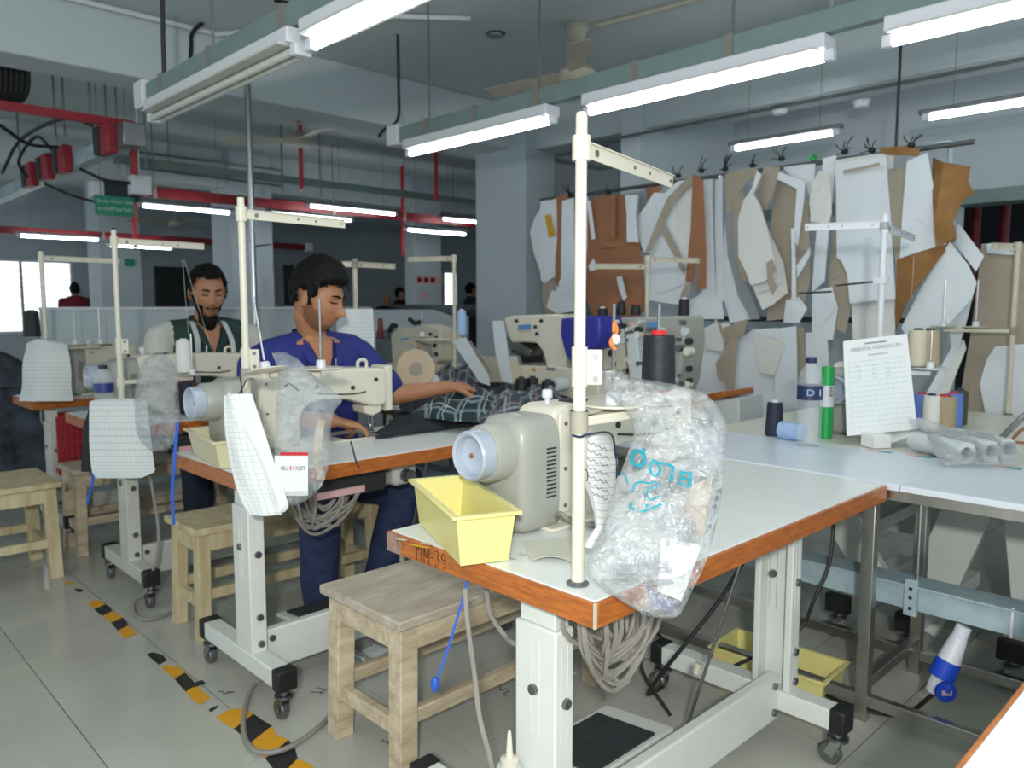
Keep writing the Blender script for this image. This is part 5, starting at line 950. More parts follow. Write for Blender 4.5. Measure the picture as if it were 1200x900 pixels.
pattern('long tan strap curving down left from the rail', [(818,203),(807,210),(785,232),(772,262),(757,296),(761,299),(777,268),(792,238),(815,214)], T_, 5.2, 0)
pattern('short tan strap crossing down right', [(778,256),(790,280),(801,304),(803,322),(798,314),(786,290),(774,264)], T_, 5.4, 0)
pattern('left one of the two long brown strips', [(814,204),(822,208),(820,300),(813,332),(805,330),(813,270)], K_, 6, 0)
pattern('right one of the two long brown strips', [(819,206),(826,212),(830,338),(820,340),(818,300)], K_, 7, 0)
pattern('grey tail hanging below the brown strips', [(806,332),(813,334),(806,360),(798,366),(800,345)], T_, 5.5, 0)
pattern('white piece right of the brown strips', [(826,211),(836,210),(838,350),(830,364),(812,352),(826,338)], W_, 3)
pattern('white lower piece with wavy outline under the brown strips', [(806,352),(826,345),(846,352),(848,374),(800,374)], W_, 4)
pattern('slim white strip beside the bright steel post', [(838,212),(848,206),(848,352),(840,358)], W_, 2)
pattern('tan yoke shaped piece left of the layered sleeves', [(850,204),(886,196),(892,206),(878,212),(868,226),(862,246),(851,254)], T_, 4)
pattern('grey curved strip sweeping under the tan yoke', [(852,250),(862,244),(864,290),(872,322),(884,352),(893,374),(882,374),(866,345),(854,300)], 'card_edge_grey', 3, 0)
pattern('white curved piece at the bottom left of the sleeves', [(850,262),(855,300),(866,345),(882,374),(856,378),(849,352)], W_, 2)
pattern('grey inner curve behind the sleeve stack', [(862,236),(872,224),(876,240),(868,290),(880,330),(872,330),(864,300)], T_, 4.5, 0)
for k in range(5):
    q = 4-k
    pattern(['front white sleeve pattern of the layered stack', 'second white sleeve layer below the front one', 'third white sleeve layer of the stack', 'fourth white sleeve layer of the stack', 'rearmost white sleeve layer, lowest of the stack'][q], [(890,200),(895,206),(886,228),(893,240),(901,268),(905+3.2*q,300+2*q),(907+4*q,317+6.5*q),(893+3.5*q,322+9*q),(879+4.5*q,325+9.5*q),(877,318),(866,300),(866,258),(874,234),(884,222)], 'card_white_warm', 5+k*.8, .03)
pattern('tan cut-out scrap on the sleeve stack', [(900,308),(907,304),(912,316),(906,324),(913,336),(908,346),(902,330)], T_, 9.2, 0)
pattern('tan piece with a notch right of the sleeve top', [(896,196),(914,196),(908,224),(898,248),(890,236)], T_, 6)
pattern('broad tan piece between the sleeves and the bent white strip', [(912,212),(938,214),(934,290),(930,340),(922,374),(900,376),(906,320),(902,260)], T_, 2)
pattern('bent white strip over the broad tan piece', [(914,202),(938,210),(946,214),(944,236),(936,288),(931,282),(936,222),(912,210)], W_, 5, 0)
pattern('thin straight white strip before the tan piece', [(929,268),(933,268),(935,350),(930,351)], W_, 7, 0)
pattern('slanting white strip below the thin straight one', [(935,312),(951,290),(952,298),(936,326)], W_, 6, 0)
pattern('tan narrow piece below the slanting strip', [(934,250),(948,232),(950,330),(940,372),(928,374),(932,330)], T_, 3)
pattern('white scroll like piece with dark outline near the teal tie', [(916,196),(956,192),(952,240),(946,216),(930,208)], W_, 3, .02)
pattern('wavy white piece with a red thread left of the big rectangle', [(962,200),(973,205),(974,250),(970,262),(950,260),(948,238),(952,214)], 'card_white_warm', 6)
pattern('tall slim white piece ending left of the chart', [(966,186),(980,182),(974,262),(968,330),(951,344),(956,300),(962,250)], W_, 4)
pattern('lower white piece with a curved edge left of the chart', [(952,342),(976,336),(982,360),(976,398),(950,398)], W_, 5)
pattern('small white fold left of the lower white piece', [(922,352),(938,348),(946,362),(938,378),(918,378)], W_, 5.5)
pattern('tan piece with rounded top left of the big white rectangle', [(980,196),(986,190),(988,300),(997,318),(998,360),(992,390),(976,384),(972,330),(977,260)], T_, 3)
pattern('largest white rectangle in the centre of the hanging patterns', [(979,192),(1040,184),(1045,262),(1050,350),(1000,356),(997,322),(989,306),(983,302)], W_, 5.5, .04)
pattern('white top strip behind the largest rectangle', [(976,188),(1048,178),(1047,200),(1030,205),(978,208)], 'card_white_warm', 4.5)
pattern('thin tan sliver lying on the largest rectangle', [(990,200),(1012,196),(1032,191),(1033,194),(1012,199),(991,204)], T_, 8.5, 0)
pattern('white rectangle below the largest one', [(998,352),(1050,350),(1048,396),(999,398)], 'card_white_warm', 4)
pattern('tan strip right of the largest rectangle', [(1041,198),(1064,196),(1058,270),(1052,322),(1046,268)], T_, 6)
pattern('short tan top piece near the orange rail end', [(1048,182),(1062,182),(1061,200),(1047,200)], 'card_edge_grey', 6.5)
pattern('white tapered piece overlapping the ochre sheet', [(1064,190),(1089,180),(1097,226),(1108,286),(1055,303),(1060,240)], W_, 8, .03)
pattern('ochre kraft sheet folded wide at the right end', [(1090,183),(1110,192),(1139,196),(1136,212),(1140,226),(1129,238),(1121,262),(1124,278),(1106,292),(1102,262)], O_, 7, .07, tip=-.25)
pattern('ochre kraft sheet tail twisting down to the left', [(1108,284),(1120,278),(1098,312),(1070,350),(1054,376),(1047,388),(1046,368),(1052,304),(1080,294)], O_, 6.5, .05, tip=.2)
pattern('orange brown scrap along the rail above the white rectangle', [(1030,174),(1060,172),(1080,176),(1078,184),(1040,182)], O_, 5, .0)
pattern('large grey white sheet leaning at the lower right', [(1116,284),(1136,310),(1145,332),(1140,350),(1112,384),(1062,392),(1056,384),(1080,340)], W_, 5.5, .04)
pattern('white strip pointing up behind the grey white sheet', [(1122,262),(1128,266),(1152,300),(1144,318),(1120,286)], W_, 4)
# lower row
LR = dict(X0=4.5, grp='lower hanging pattern pieces')
pattern('white lower piece with an angled flap left of the tan tail', [(806,400),(820,388),(842,378),(850,398),(856,440),(852,488),(830,500),(816,474),(812,430)], W_, 1, .03, **LR)
pattern('white flap piece on the lower left patterns', [(822,398),(838,380),(854,378),(862,384),(862,404),(846,412),(826,408)], 'card_white_warm', 3, **LR)
pattern('tan pointed tail in the lower row', [(850,384),(866,378),(863,420),(862,468),(857,474),(854,448),(842,442),(838,426),(850,412)], T_, 4, **LR)
pattern('thin tan strap at the top of the lower left piece', [(843,379),(846,378),(854,400),(851,402)], T_, 5, 0, **LR)
pattern('broad white lower piece behind the navy cone', [(860,402),(886,386),(912,384),(916,494),(866,498),(863,440)], W_, 2, .03, **LR)
pattern('small white pocket piece on the broad lower piece', [(884,388),(921,402),(908,440),(890,436)], 'card_white_warm', 4, **LR)
pattern('white lower piece behind the water bottle', [(906,386),(934,382),(936,490),(912,494)], W_, 3, **LR)
pattern('white lower piece at the right beside the machine dish', [(944,390),(970,388),(974,470),(946,480)], W_, 1, **LR)
pattern('tan lower strip between two white lower pieces', [(934,386),(944,384),(946,440),(936,444)], T_, 0, 0, **LR)
pattern('small tan knot piece on the lower rail', [(862,378),(878,374),(874,392),(866,396)], T_, 5, 0, **LR)
# far right boards
pattern('tall tan board standing at the far right edge', [(1152,286),(1230,286),(1230,486),(1124,488),(1138,400)], T_, 0, .0, 'pattern_board', X0=4.62, grp='boards at the right edge')
pattern('small white sheet clipped to the top of the tan board', [(1158,286),(1190,286),(1190,299),(1158,297)], W_, 2, 0, 'clipped_sheet', X0=4.62, grp='boards at the right edge')
pattern('white angular piece leaning against the tan board', [(1109,346),(1146,328),(1136,372),(1128,400),(1118,412)], W_, 3, 0, X0=4.62, grp='boards at the right edge')
pattern('long white strip leaning diagonally left of the tan board', [(1116,408),(1130,398),(1108,452),(1096,476),(1083,470)], W_, 5, 0, X0=4.62, grp='boards at the right edge')
pattern('second white strip leaning parallel beside the first', [(1131,398),(1134,408),(1114,458),(1099,478),(1096,470)], 'card_white_warm', 6, 0, X0=4.62, grp='boards at the right edge')
pattern('white sheet with a curved left edge at the right frame edge', [(1168,406),(1230,400),(1230,486),(1156,486),(1149,450),(1158,420)], W_, 2.5, 0, X0=4.62, grp='boards at the right edge')
# rail ties: little tufts of black wire
random.seed(11)
for k, (px_, py_) in enumerate(((668,228),(713,226),(795,206),(822,200),(850,198),(882,194),(916,186),(953,186),(990,178),(1022,176),(1068,170))):
    p = WX(px_, py_, 4.6); t = root('wire_tie', 'tuft of black tie wire on the pattern rail at the top of piece', 'tie', p, 'wire ties on the pattern rail'); b = B()
    for i in range(6):
        d = Vector((random.uniform(-.03,.01), random.uniform(-.06,.06), random.uniform(-.02,.09))); b.tube([p, p+d*.6+Vector((0,.01,0)), p+d], .0035, 4)
    b.ell(p, (.02,.022,.016), 8, 6); b.build('wire', 'green_tube' if k == 7 else 'black_cable', t)
    t['label'] = ['wire tie above the leftmost white patterns', 'wire tie above the broad brown kraft', 'wire tie above the crossing tan straps', 'wire tie above the long brown strips', 'wire tie at the steel post top', 'wire tie above the tan yoke', 'wire tie above the bent white strip', 'teal and black wire tie above the wavy white piece', 'wire tie at the left of the largest white rectangle', 'wire tie at the hanger rod over the largest rectangle', 'wire tie above the ochre kraft sheet'][k]
    if k != 7: t['label'] = 'black '+t['label']
# ================================================================== people
def head_pt(d):
    a, b, c = .098, .077, .118; x, y, z = d; r = 1/math.sqrt((x/a)**2+(y/b)**2+(z/c)**2); x, y, z = x*r, y*r, z*r
    g = lambda u, s: math.exp(-(u/s)**2)
    if z < 0:
        t = -z/.118; y *= 1-.26*t; x = x+.014*t if x > 0 else x*(1-.42*t)
    else:
        if x > 0: x *= 1-.04*z/.118
    if x > .02:
        f = min(1, (x-.02)/.03); ay = abs(y)
        x += f*(.024*g(y,.011)*(g(z+.028,.016)+.45*g(z+.005,.022)) + .007*g(y,.02)*g(z+.03,.012)
              + .005*g(ay-.028,.02)*g(z-.030,.009) - .013*g(ay-.031,.015)*g(z-.012,.012) + .004*g(ay-.031,.011)*g(z-.010,.008) + .005*g(ay-.045,.018)*g(z+.02,.02)
              + .007*g(y,.022)*g(z+.060,.0065) + .006*g(y,.018)*g(z+.072,.006) - .004*g(y,.026)*g(z+.0665,.003) + .008*g(y,.02)*g(z+.100,.014))
    return Vector((x, y, z))
def add_grid(b, fn, nu, nv):
    o = len(b.v)
    for i in range(nu+1):
        for j in range(nv): b.v.append(fn(i, j))
    for i in range(nu):
        for j in range(nv): b.f.append((o+i*nv+j, o+(i+1)*nv+j, o+(i+1)*nv+(j+1)%nv, o+i*nv+(j+1)%nv))
def sph(i, nu, j, nv): t = PI*(i/nu*.998+.001); a = 2*PI*j/nv; return Vector((math.sin(t)*math.cos(a), math.sin(t)*math.sin(a), math.cos(t)))
def limb(b, pts, rad, n=12, sub=5):
    P = [Vector(p) for p in pts]; out = []; R = []
    for i in range(len(P)-1):
        for k in range(sub): f = k/sub; out.append(P[i].lerp(P[i+1], f)); R.append(rad[i]*(1-f)+rad[i+1]*f)
    out.append(P[-1]); R.append(rad[-1]); b.tube(out, R, n); b.ell(P[0], (rad[0],)*3, n, 8); b.ell(P[-1], (rad[-1],)*3, n, 8)
    for p, r in list(zip(P, rad))[1:-1]: b.ell(p, (r*1.02,)*3, n, 8)
def loft(b, secs, n=24):            # (centre, half width vec, half depth vec)
    o = len(b.v)
    for c, w, d in secs:
        for j in range(n):
            a = 2*PI*j/n; ca, sa = math.cos(a), math.sin(a); e = .8
            b.v.append(Vector(c)+Vector(w)*(abs(ca)**e*(1 if ca >= 0 else -1))+Vector(d)*(abs(sa)**e*(1 if sa >= 0 else -1)))
    for i in range(len(secs)-1):
        for j in range(n): b.f.append((o+i*n+j, o+i*n+(j+1)%n, o+(i+1)*n+(j+1)%n, o+(i+1)*n+j))
    b.f.append(tuple(o+j for j in reversed(range(n)))); b.f.append(tuple(o+(len(secs)-1)*n+j for j in range(n)))
def hand(b, wrist, d, nrm, thumb, S, curl=.5):
    d = Vector(d).normalized(); nrm = Vector(nrm); nrm = (nrm-d*nrm.dot(d)).normalized(); th = Vector(thumb); th = (th-d*th.dot(d)-nrm*th.dot(nrm)).normalized(); w = Vector(wrist)
    loft(b, [(w-d*.01*S, th*.024*S, nrm*.018*S), (w+d*.03*S, th*.034*S, nrm*.016*S), (w+d*.07*S, th*.041*S, nrm*.014*S), (w+d*.092*S, th*.040*S, nrm*.012*S)], 14)
    for k, (off, L) in enumerate(((.030,.072),(.010,.080),(-.011,.075),(-.030,.058))):
        p = w+d*.085*S+th*off*S; c = curl*(.8+.15*k); pts = [p]; ang = 0
        for q, f in enumerate((.45,.32,.23)):
            ang += c*(.55 if q == 0 else .75); p = p+(d*math.cos(ang)-nrm*math.sin(ang))*L*f*S; pts.append(p)
        limb(b, pts, [.0098*S,.0092*S,.0085*S,.0072*S], 10, 3)
    p = w+d*.03*S+th*.03*S; p1 = p+(d*.55+th*.7-nrm*.25).normalized()*.038*S; p2 = p1+(d*.85+th*.25-nrm*.4).normalized()*.032*S; p3 = p2+(d*.95-nrm*.45).normalized()*.022*S
    limb(b, [p,p1,p2,p3], [.015*S,.0115*S,.0105*S,.0085*S], 10, 3)
def person(label, J, headc, haz, hpitch, S, mats, beard, hairfn, sleeve, group='seated garment workers', hroll=0, seed=0, bm_='hair'):
    skin, shirt, pants = mats
    HR = Matrix.Rotation(haz, 3, 'Z')@Matrix.Rotation(hpitch, 3, 'Y')@Matrix.Rotation(hroll, 3, 'X'); hc = Vector(headc); HS = S*1.03
    H = lambda p: hc+HR@(Vector(p)*HS)
    V = {k: Vector(v) for k, v in J.items()}
    pelvis = (V['hipL']+V['hipR'])/2; sw = (V['shL']-V['shR']).normalized(); upv = (V['neck']-pelvis).normalized(); fwd = sw.cross(upv).normalized()
    if fwd.dot(HR@Vector((1,0,0))) < 0: fwd = -fwd
    t = root('person', label, 'person', (pelvis.x, pelvis.y, 0), group)
    b = B(); add_grid(b, lambda i, j: H(head_pt(sph(i, 56, j, 80))), 56, 80)
    for s in (-1, 1):
        b.ell(H((-.004, s*.079, -.004)), (.020*HS,.010*HS,.033*HS), 14, 10, HR@Matrix.Rotation(s*.35, 3, 'Z')); b.ell(H((-.010, s*.076, -.026)), (.011*HS,.009*HS,.012*HS), 10, 8, HR)
    limb(b, [V['neck']-upv*.06*S-fwd*.005, V['neck']+upv*.01*S, H((-.018,0,-.07)), H((-.01,0,-.03))], [.070*S,.053*S,.052*S,.056*S], 16)
    hw_ = (V['shL']-V['shR']).length/2
    loft(b, [(pelvis-upv*.06*S, sw*.15*S, fwd*.10*S), (pelvis+upv*.08*S, sw*.14*S, fwd*.10*S), (pelvis.lerp(V['neck'],.45), sw*.14*S, fwd*.10*S), (pelvis.lerp(V['neck'],.75), sw*(hw_*.86), fwd*.10*S), (pelvis.lerp(V['neck'],.93), sw*(hw_*.84), fwd*.075*S), (V['neck']+upv*.01, sw*.07*S, fwd*.055*S)])
    for s in 'LR':
        limb(b, [V['sh'+s], V['el'+s], V['wr'+s]], [.046*S,.042*S,.026*S], 12); hd = V['hd'+s]; hand(b, V['wr'+s], hd, V['hn'+s], V['ht'+s], S*1.02, J.get('curl'+s, Vector((.55,0,0)))[0])
        limb(b, [V['hip'+s], V['kn'+s], V['an'+s]], [.085*S,.060*S,.042*S], 12)
    me = remesh(b, .0062, 2); body = link(me, 'body', skin, t, Vector((0,0,0)), 0); me.polygons.foreach_set('use_smooth', [True]*len(me.polygons))
    # shirt
    b = B(); k = 1.0
    loft(b, [(pelvis-upv*.03*S, sw*.175*S, fwd*.135*S), (pelvis+upv*.10*S, sw*.165*S, fwd*.135*S), (pelvis.lerp(V['neck'],.45), sw*.165*S, fwd*.125*S), (pelvis.lerp(V['neck'],.75), sw*(hw_*.98), fwd*.120*S), (pelvis.lerp(V['neck'],.90), sw*(hw_*.98), fwd*.095*S), (pelvis.lerp(V['neck'],.975), sw*(hw_*.62), fwd*.075*S), (V['neck']-upv*.008, sw*.082*S, fwd*.058*S)], 32)
    for s in 'LR':
        e = V['sh'+s].lerp(V['el'+s], min(1, sleeve)); limb(b, [V['sh'+s]-upv*.012, e], [.066*S,.064*S], 16); sg_ = 1 if s == 'L' else -1; limb(b, [V['neck']+sw*sg_*.055*S-upv*.018-fwd*.01, (V['neck']+sw*sg_*.11*S-upv*.02)*.5+V['sh'+s]*.5-fwd*.004, V['sh'+s]-upv*.008], [.050*S,.056*S,.064*S], 16)
        if sleeve > 1: e2 = V['el'+s].lerp(V['wr'+s], sleeve-1); limb(b, [V['el'+s], e2], [.064*S,.052*S], 14)
    for v in b.v: v += Vector((noise.noise(v*9), noise.noise(v*9+Vector((7,0,0))), noise.noise(v*9+Vector((0,9,0)))))*.008
    me = remesh(b, .009, 2); me.polygons.foreach_set('use_smooth', [True]*len(me.polygons))
    me.materials.clear(); me.materials.append(MATS[shirt[0]])
    if len(shirt) > 1:
        me.materials.append(MATS[shirt[1]])
        for p in me.polygons:
            q = Vector(p.center)-V['neck']; lat = abs(q.dot(sw)); dn = -q.dot(upv)
            if lat > .175*S+.12*max(0, dn-.04): p.material_index = 1
    so = link(me, 'shirt', shirt[0], t, Vector((0,0,0)), 0)
    # open V neck shows skin, collar flaps
    vn = B(); nb = V['neck']
    def chest(x, dz): return nb+sw*x*S-upv*dz*S+fwd*((.060+.62*dz if dz < .07 else .103+.26*(dz-.07))*S+.010)
    vn.add([chest(-.048,.0), chest(.048,.0), chest(.03,.055), chest(0,.125), chest(-.03,.055)], [(0,1,2,3,4)])
    vn.v += [v-fwd*.02 for v in vn.v[:5]]; vn.f += [(9,8,7,6,5)]+[(i,(i+1)%5,5+(i+1)%5,5+i) for i in range(5)]; vn.build('open_neck', skin, t)
    for s in (-1, 1):
        pts = [chest(s*.05,-.012)-fwd*.035, chest(s*.054,.012)+fwd*.008, chest(s*.042,.055)+fwd*.012, chest(s*.002,.125)+fwd*.008, chest(s*.03,.105)+fwd*.014, chest(s*.075,.065)+fwd*.010, chest(s*.078,.02)-fwd*.02, chest(s*.072,-.012)-fwd*.055]
        B().slab(pts, fwd*-.006).build('collar', shirt[0], so)
    bk = B(); ang = [PI*.55+i*PI*.9/10 for i in range(11)]; C0 = nb-fwd*.012
    bk.sheet(lambda u, v: C0+sw*math.cos(PI*.0+PI*u)*.074*S-fwd*math.sin(PI*u)*.066*S+upv*((-.02+.055*v)*S), 14, 2, upv*.0+fwd*.006); bk.build('collar_band', shirt[0], so)
    # trousers and shoes
    b = B(); loft(b, [(pelvis-upv*.10*S, sw*.165*S, fwd*.12*S), (pelvis+upv*.03*S, sw*.165*S, fwd*.125*S)])
    for s in 'LR': limb(b, [V['hip'+s], V['kn'+s], V['an'+s]], [.105*S,.080*S,.066*S], 14)
    for v in b.v: v += Vector((noise.noise(v*12), noise.noise(v*12+Vector((5,0,0))), noise.noise(v*12+Vector((0,5,0)))))*.010
    me = remesh(b, .012, 2); me.polygons.foreach_set('use_smooth', [True]*len(me.polygons)); link(me, 'trousers', pants, t, Vector((0,0,0)), 0)
    for s in 'LR':
        a = V['an'+s]; f2 = Vector((fwd.x, fwd.y, 0)).normalized(); b = B(); loft(b, [(Vector((a.x,a.y,.005))+f2*x*S, Vector((f2.y,-f2.x,0))*w*S, Vector((0,0,h*S))) for x, w, h in ((-.085,.03,.06),(-.06,.04,.085),(0,.045,.09),(.07,.05,.065),(.14,.05,.05),(.175,.035,.035))], 16)
        for v in b.v: v.z = max(0, v.z)
        b.build('shoe', 'shoe', t)
    # hair, brows, eyes, lips, beard
    b = B(); nu, nv = 60, 96; idx = {}
    random.seed(seed)
    for i in range(nu+1):
        for j in range(nv):
            d = sph(i, nu, j, nv); p = head_pt(d); th, ok = hairfn(p, d)
            if ok > 0: idx[i,j] = len(b.v); b.v.append(H(p+d*(th*min(1, ok)+.002*noise.noise(p*160)+.005*noise.noise(p*60+Vector((0,0,seed))))))
    for i in range(nu):
        for j in range(nv):
            q = [(i,j),(i+1,j),(i+1,(j+1)%nv),(i,(j+1)%nv)]
            if all(k in idx for k in q): b.f.append(tuple(idx[k] for k in q))
    keys = list(idx)
    for _ in range(900):
        i, j = random.choice(keys); d = sph(i, nu, j, nv); p = head_pt(d); th, ok = hairfn(p, d)
        if th < .014 and random.random() < .6: continue
        tg = Vector((.75 if p.x > .02 else -.2, .5*(1 if p.y > 0 else -1), -.7)); tg = (tg-d*tg.dot(d)).normalized()+Vector((random.uniform(-.5,.5), random.uniform(-.5,.5), random.uniform(-.3,.3)))
        p0 = p+d*th*.6; L = random.uniform(.008,.020) if p.z > .05 else random.uniform(.004,.009); p1 = p0+tg*L*.55+d*.006; p2 = p0+tg*L+d*.001; b.tube([H(p0),H(p1),H(p2)], [.0034*HS,.0026*HS,.0006*HS], 4)
    b.build('hair', 'hair', t, smooth=70)
    for s in (-1, 1):
        def surf(y, z, off): # head surface point at given y,z on the front
            best = None
            x = .09
            for _ in range(6):
                d = Vector((x, y, z)).normalized(); q = head_pt(d); x += (0)
                k_ = (abs(q.y-y)+abs(q.z-z))
                d2 = Vector((q.x, y+(y-q.y)*.6, z+(z-q.z)*.6)).normalized(); q = head_pt(d2)
            return q+Vector((off,0,0))
        br = [surf(s*(.012+.034*i/7), .0290+.006*math.sin(PI*i/7*.8)-.003*(i/7), .003) for i in range(8)]; B().tube([H(q) for q in br], [HS*w for w in (.0030,.0042,.0046,.0044,.004,.0034,.0026,.0015)], 6).build('eyebrow', 'hair', t)
        li = [surf(s*(.016+.030*i/7), .0085-.0035*math.sin(PI*i/7), .0035) for i in range(8)]; B().tube([H(q) for q in li], [HS*w for w in (.0012,.0022,.0026,.0028,.0028,.0026,.002,.001)], 6).build('eyelid_line', 'eye_dark', t)
    for z0, rr in ((-.0605,.0042), (-.0715,.0046)): lp = [surf(-.024+.048*i/9, z0+(.0025*math.sin(PI*i/9) if z0 > -.065 else -.0015*math.sin(PI*i/9)), .001) for i in range(10)]; B().tube([H(q) for q in lp], [HS*rr*(.25+.75*math.sin(PI*(i+.3)/9.6)) for i in range(10)], 6).build('lip', 'lips', t)
    b = B(); idx = {}
    for i in range(nu+1):
        for j in range(nv):
            d = sph(i, nu, j, nv); p = head_pt(d); th = beard(p)
            if th > 0: idx[i,j] = len(b.v); b.v.append(H(p+d*th+Vector((0,0,-th*.8))+d*.002*noise.noise(p*150)))
    for i in range(nu):
        for j in range(nv):
            q = [(i,j),(i+1,j),(i+1,(j+1)%nv),(i,(j+1)%nv)]
            if all(k in idx for k in q): b.f.append(tuple(idx[k] for k in q))
    if b.f: b.build('beard', bm_, t, smooth=70)
    return t, H, V, sw, upv, fwd
def hairline(p, front):
    x, ay = p.x, abs(p.y)
    if x > .035: return front-.25*max(0, ay-.035)-.35*max(0, ay-.05)
    if x > .0: return front-.02-(.035-x)*1.1 if ay < .06 else (-.022 if x < .022 else .006)     # temples and sideburns
    if x > -.026: return .022
    return -.015-(-.026-x)*.85
def hair_short(p, d): return (.009+.012*max(0, p.z)/.1, (p.z-hairline(p, .078))/.012)
def hair_full(p, d): return (.010+.030*max(0, p.z)/.1+.010*max(0, p.x)/.1*max(0,p.z)/.1, (p.z-hairline(p, .060))/.012)
def beard_full(p):
    if p.x < .0: return 0
    z, ay = p.z, abs(p.y)
    if z < -.080: return .006+.030*min(1,(-.080-z)/.03)*(1 if ay < .035 else .4)
    if z < -.040 and ay > .034 and p.x < .080: return .002+.003*(-.040-z)/.03
    if z < -.0 and ay > .060 and p.x < .045: return .0018
    if -.0575 < z < -.044 and ay < .030: return .003
    return 0
def beard_short(p):
    if p.x < -.01: return 0
    z, ay = p.z, abs(p.y)
    if z < -.076-.25*max(0,.03-ay)*0 and p.x > .0: return .0012
    if z < -.02-.9*max(0, p.x-.03) and ay > .036 and p.x < .075: return .0010
    if -.0545 < z < -.046 and ay < .027: return .0014
    if z < .0 and ay > .064 and p.x < .03: return .0010
    return 0
JB = dict(neck=(1.735,3.04,1.160), shL=(1.965,3.03,1.085), shR=(1.490,3.07,1.070), elL=(2.06,2.90,.90), wrL=(2.315,2.815,.925), hdL=(.98,-.12,-.06), hnL=(.1,-.25,1), htL=(-.1,-1,.1), elR=(1.40,2.93,.86), wrR=(1.62,2.70,.85), hdR=(.9,-.3,-.25), hnR=(0,0,1), htR=(.3,1,0),
          hipL=(1.88,3.09,.53), hipR=(1.66,3.09,.53), knL=(1.98,2.72,.53), knR=(1.58,2.74,.52), anL=(1.90,2.80,.11), anR=(1.60,2.80,.11), curlL=(1.05,0,0), curlR=(.5,0,0))
manB = person('seated man in a royal blue shirt reaching over the fabric on the bench', JB, (1.722,2.975,1.335), math.radians(-58), math.radians(17), 1.12, ('skin', ('shirt_blue',), 'jeans'), beard_short, hair_full, .78, seed=5, bm_='stubble')
t, H, V, sw, upv, fwd = manB
JC = dict(neck=(1.875,4.50,1.200), shL=(2.135,4.49,1.135), shR=(1.615,4.49,1.135), elL=(2.19,4.36,.90), wrL=(2.02,4.14,.87), hdL=(-.6,-.7,-.2), hnL=(0,0,1), htL=(-1,.3,0), elR=(1.53,4.36,.90), wrR=(1.66,4.15,.87), hdR=(.6,-.7,-.2), hnR=(0,0,1), htR=(1,.3,0),
          hipL=(2.0,4.58,.54), hipR=(1.75,4.58,.54), knL=(2.02,4.2,.54), knR=(1.68,4.2,.54), anL=(2.0,4.22,.11), anR=(1.68,4.22,.11))
manC = person('seated bearded man in a dark green shirt with pale shoulders and neck tape', JC, (1.868,4.43,1.378), math.radians(-100), math.radians(14), 1.15, ('skin2', ('shirt_green','shirt_cream'), 'dark_pants'), beard_full, hair_short, 1.15, seed=9)
t, H, V, sw, upv, fwd = manC
nb = V['neck']
for s in (-1, 1):
    pts = cr([nb-fwd*.03+sw*s*.085+upv*.03, nb+fwd*.05+sw*s*.092+upv*.01, nb+fwd*.135+sw*s*.098-upv*.07, nb+fwd*.158+sw*s*.105-upv*.16, nb+fwd*.165+sw*s*.105-upv*.30, nb+fwd*.165+sw*s*.10-upv*.42], 5)
    B().sheet(lambda u, v: pts[min(len(pts)-1, int(round(u*(len(pts)-1))))]+sw*(v-.5)*.028, len(pts)-1, 2, fwd*.002).build('neck_tape', 'cloth_white', t)
for i in range(3): B().cyl(nb+fwd*.150-upv*(.15+.07*i), nb+fwd*.158-upv*(.15+.07*i), .006, n=10).build('button', 'dark_slot', t)
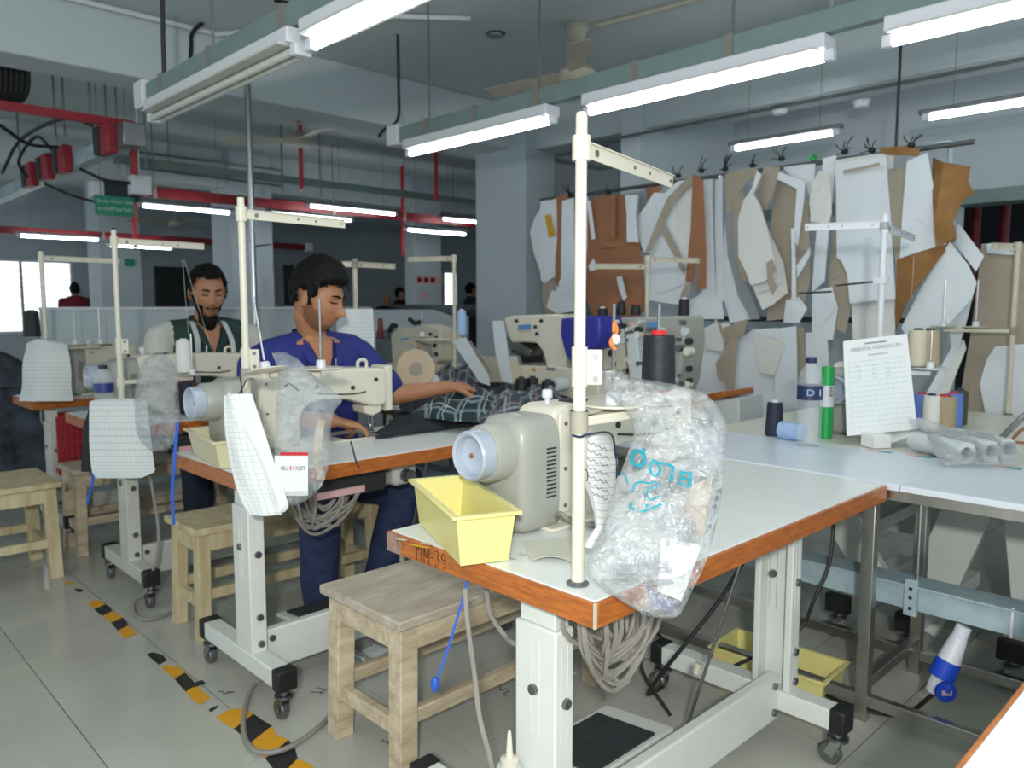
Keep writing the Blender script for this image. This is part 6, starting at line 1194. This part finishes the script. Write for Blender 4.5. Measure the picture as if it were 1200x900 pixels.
# distant workers: simplified but whole figures
def far_person(label, px, pytop, depth, shirt, az, S=1.0, hat=None):
    p = WD(px, pytop, depth); topz = p.z; t = root('person', label, 'person', (p.x,p.y,0), 'distant workers'); f = Vector((math.cos(az), math.sin(az), 0)); sw = Vector((-f.y, f.x, 0)); o = Vector((p.x,p.y,0)); hz_ = topz-.13*S; sh = topz-.27*S; hip = max(.45, sh-.52*S)
    b = B(); add_grid(b, lambda i, j: o+Vector((0,0,hz_))+Matrix.Rotation(az,3,'Z')@(head_pt(sph(i,20,j,28))*S), 20, 28)
    limb(b, [o+Vector((0,0,sh)), o+Vector((0,0,hz_-.06))], [.06*S,.055*S]); loft(b, [(o+Vector((0,0,hip)), sw*.16*S, f*.11*S), (o+Vector((0,0,sh-.15)), sw*.18*S, f*.11*S), (o+Vector((0,0,sh)), sw*.10*S, f*.07*S)])
    for s in (-1, 1):
        limb(b, [o+sw*s*.19*S+Vector((0,0,sh-.06)), o+sw*s*.23*S+f*.05+Vector((0,0,sh-.33*S)), o+sw*s*.16*S+f*.25+Vector((0,0,sh-.40*S))], [.055*S,.042*S,.03*S]); limb(b, [o+sw*s*.09*S+Vector((0,0,hip)), o+sw*s*.10*S+f*.1+Vector((0,0,hip*.52)), o+sw*s*.10*S+Vector((0,0,.03))], [.085*S,.06*S,.045*S])
    me = remesh(b, .014, 2); me.polygons.foreach_set('use_smooth', [True]*len(me.polygons)); link(me, 'body', 'skin', t, Vector((0,0,0)), 0)
    b = B(); loft(b, [(o+Vector((0,0,hip-.05)), sw*.19*S, f*.14*S), (o+Vector((0,0,sh-.15)), sw*.205*S, f*.135*S), (o+Vector((0,0,sh-.02)), sw*.19*S, f*.09*S), (o+Vector((0,0,sh+.03)), sw*.08*S, f*.07*S)])
    for s in (-1, 1): limb(b, [o+sw*s*.19*S+Vector((0,0,sh-.06)), o+sw*s*.23*S+f*.05+Vector((0,0,sh-.33*S)), o+sw*s*.18*S+f*.2+Vector((0,0,sh-.39*S))], [.072*S,.058*S,.045*S])
    me = remesh(b, .016, 2); me.polygons.foreach_set('use_smooth', [True]*len(me.polygons)); link(me, 'shirt', shirt, t, Vector((0,0,0)), 0)
    b = B(); loft(b, [(o+Vector((0,0,hip-.1)), sw*.17*S, f*.13*S), (o+Vector((0,0,hip+.02)), sw*.175*S, f*.13*S)])
    for s in (-1, 1): limb(b, [o+sw*s*.09*S+Vector((0,0,hip)), o+sw*s*.10*S+f*.1+Vector((0,0,hip*.52)), o+sw*s*.10*S+Vector((0,0,.08))], [.1*S,.075*S,.06*S])
    me = remesh(b, .016, 2); link(me, 'trousers', 'dark_pants', t, Vector((0,0,0)), 0)
    b = B()
    add_grid(b, lambda i, j: o+Vector((0,0,hz_))+Matrix.Rotation(az,3,'Z')@((lambda q: Vector((q.x*1.12-.008, q.y*1.1, max(q.z,(.03 if q.x > .0 else -.06))*1.1)))(head_pt(sph(i,20,j,28)))*S), 20, 28); b.build('hair', hat or 'hair', t)
    return t
far_person('distant worker in a dark red shirt seen from behind near the bright window', 87, 330, 11.9, 'shirt_red', math.radians(70), .9)
far_person('distant worker with a grey cap beyond the partition, left of a pair', 453, 343, 14.5, 'dark_cloth', math.radians(-90), .95, 'card_tan')
far_person('distant worker with black hair beyond the partition, right of a pair', 469, 336, 14.0, 'dark_cloth', math.radians(-60), .95)
far_person('distant worker in dark blue right of the small bright window', 552, 331, 13.0, 'dark_pants', math.radians(-20), .95)
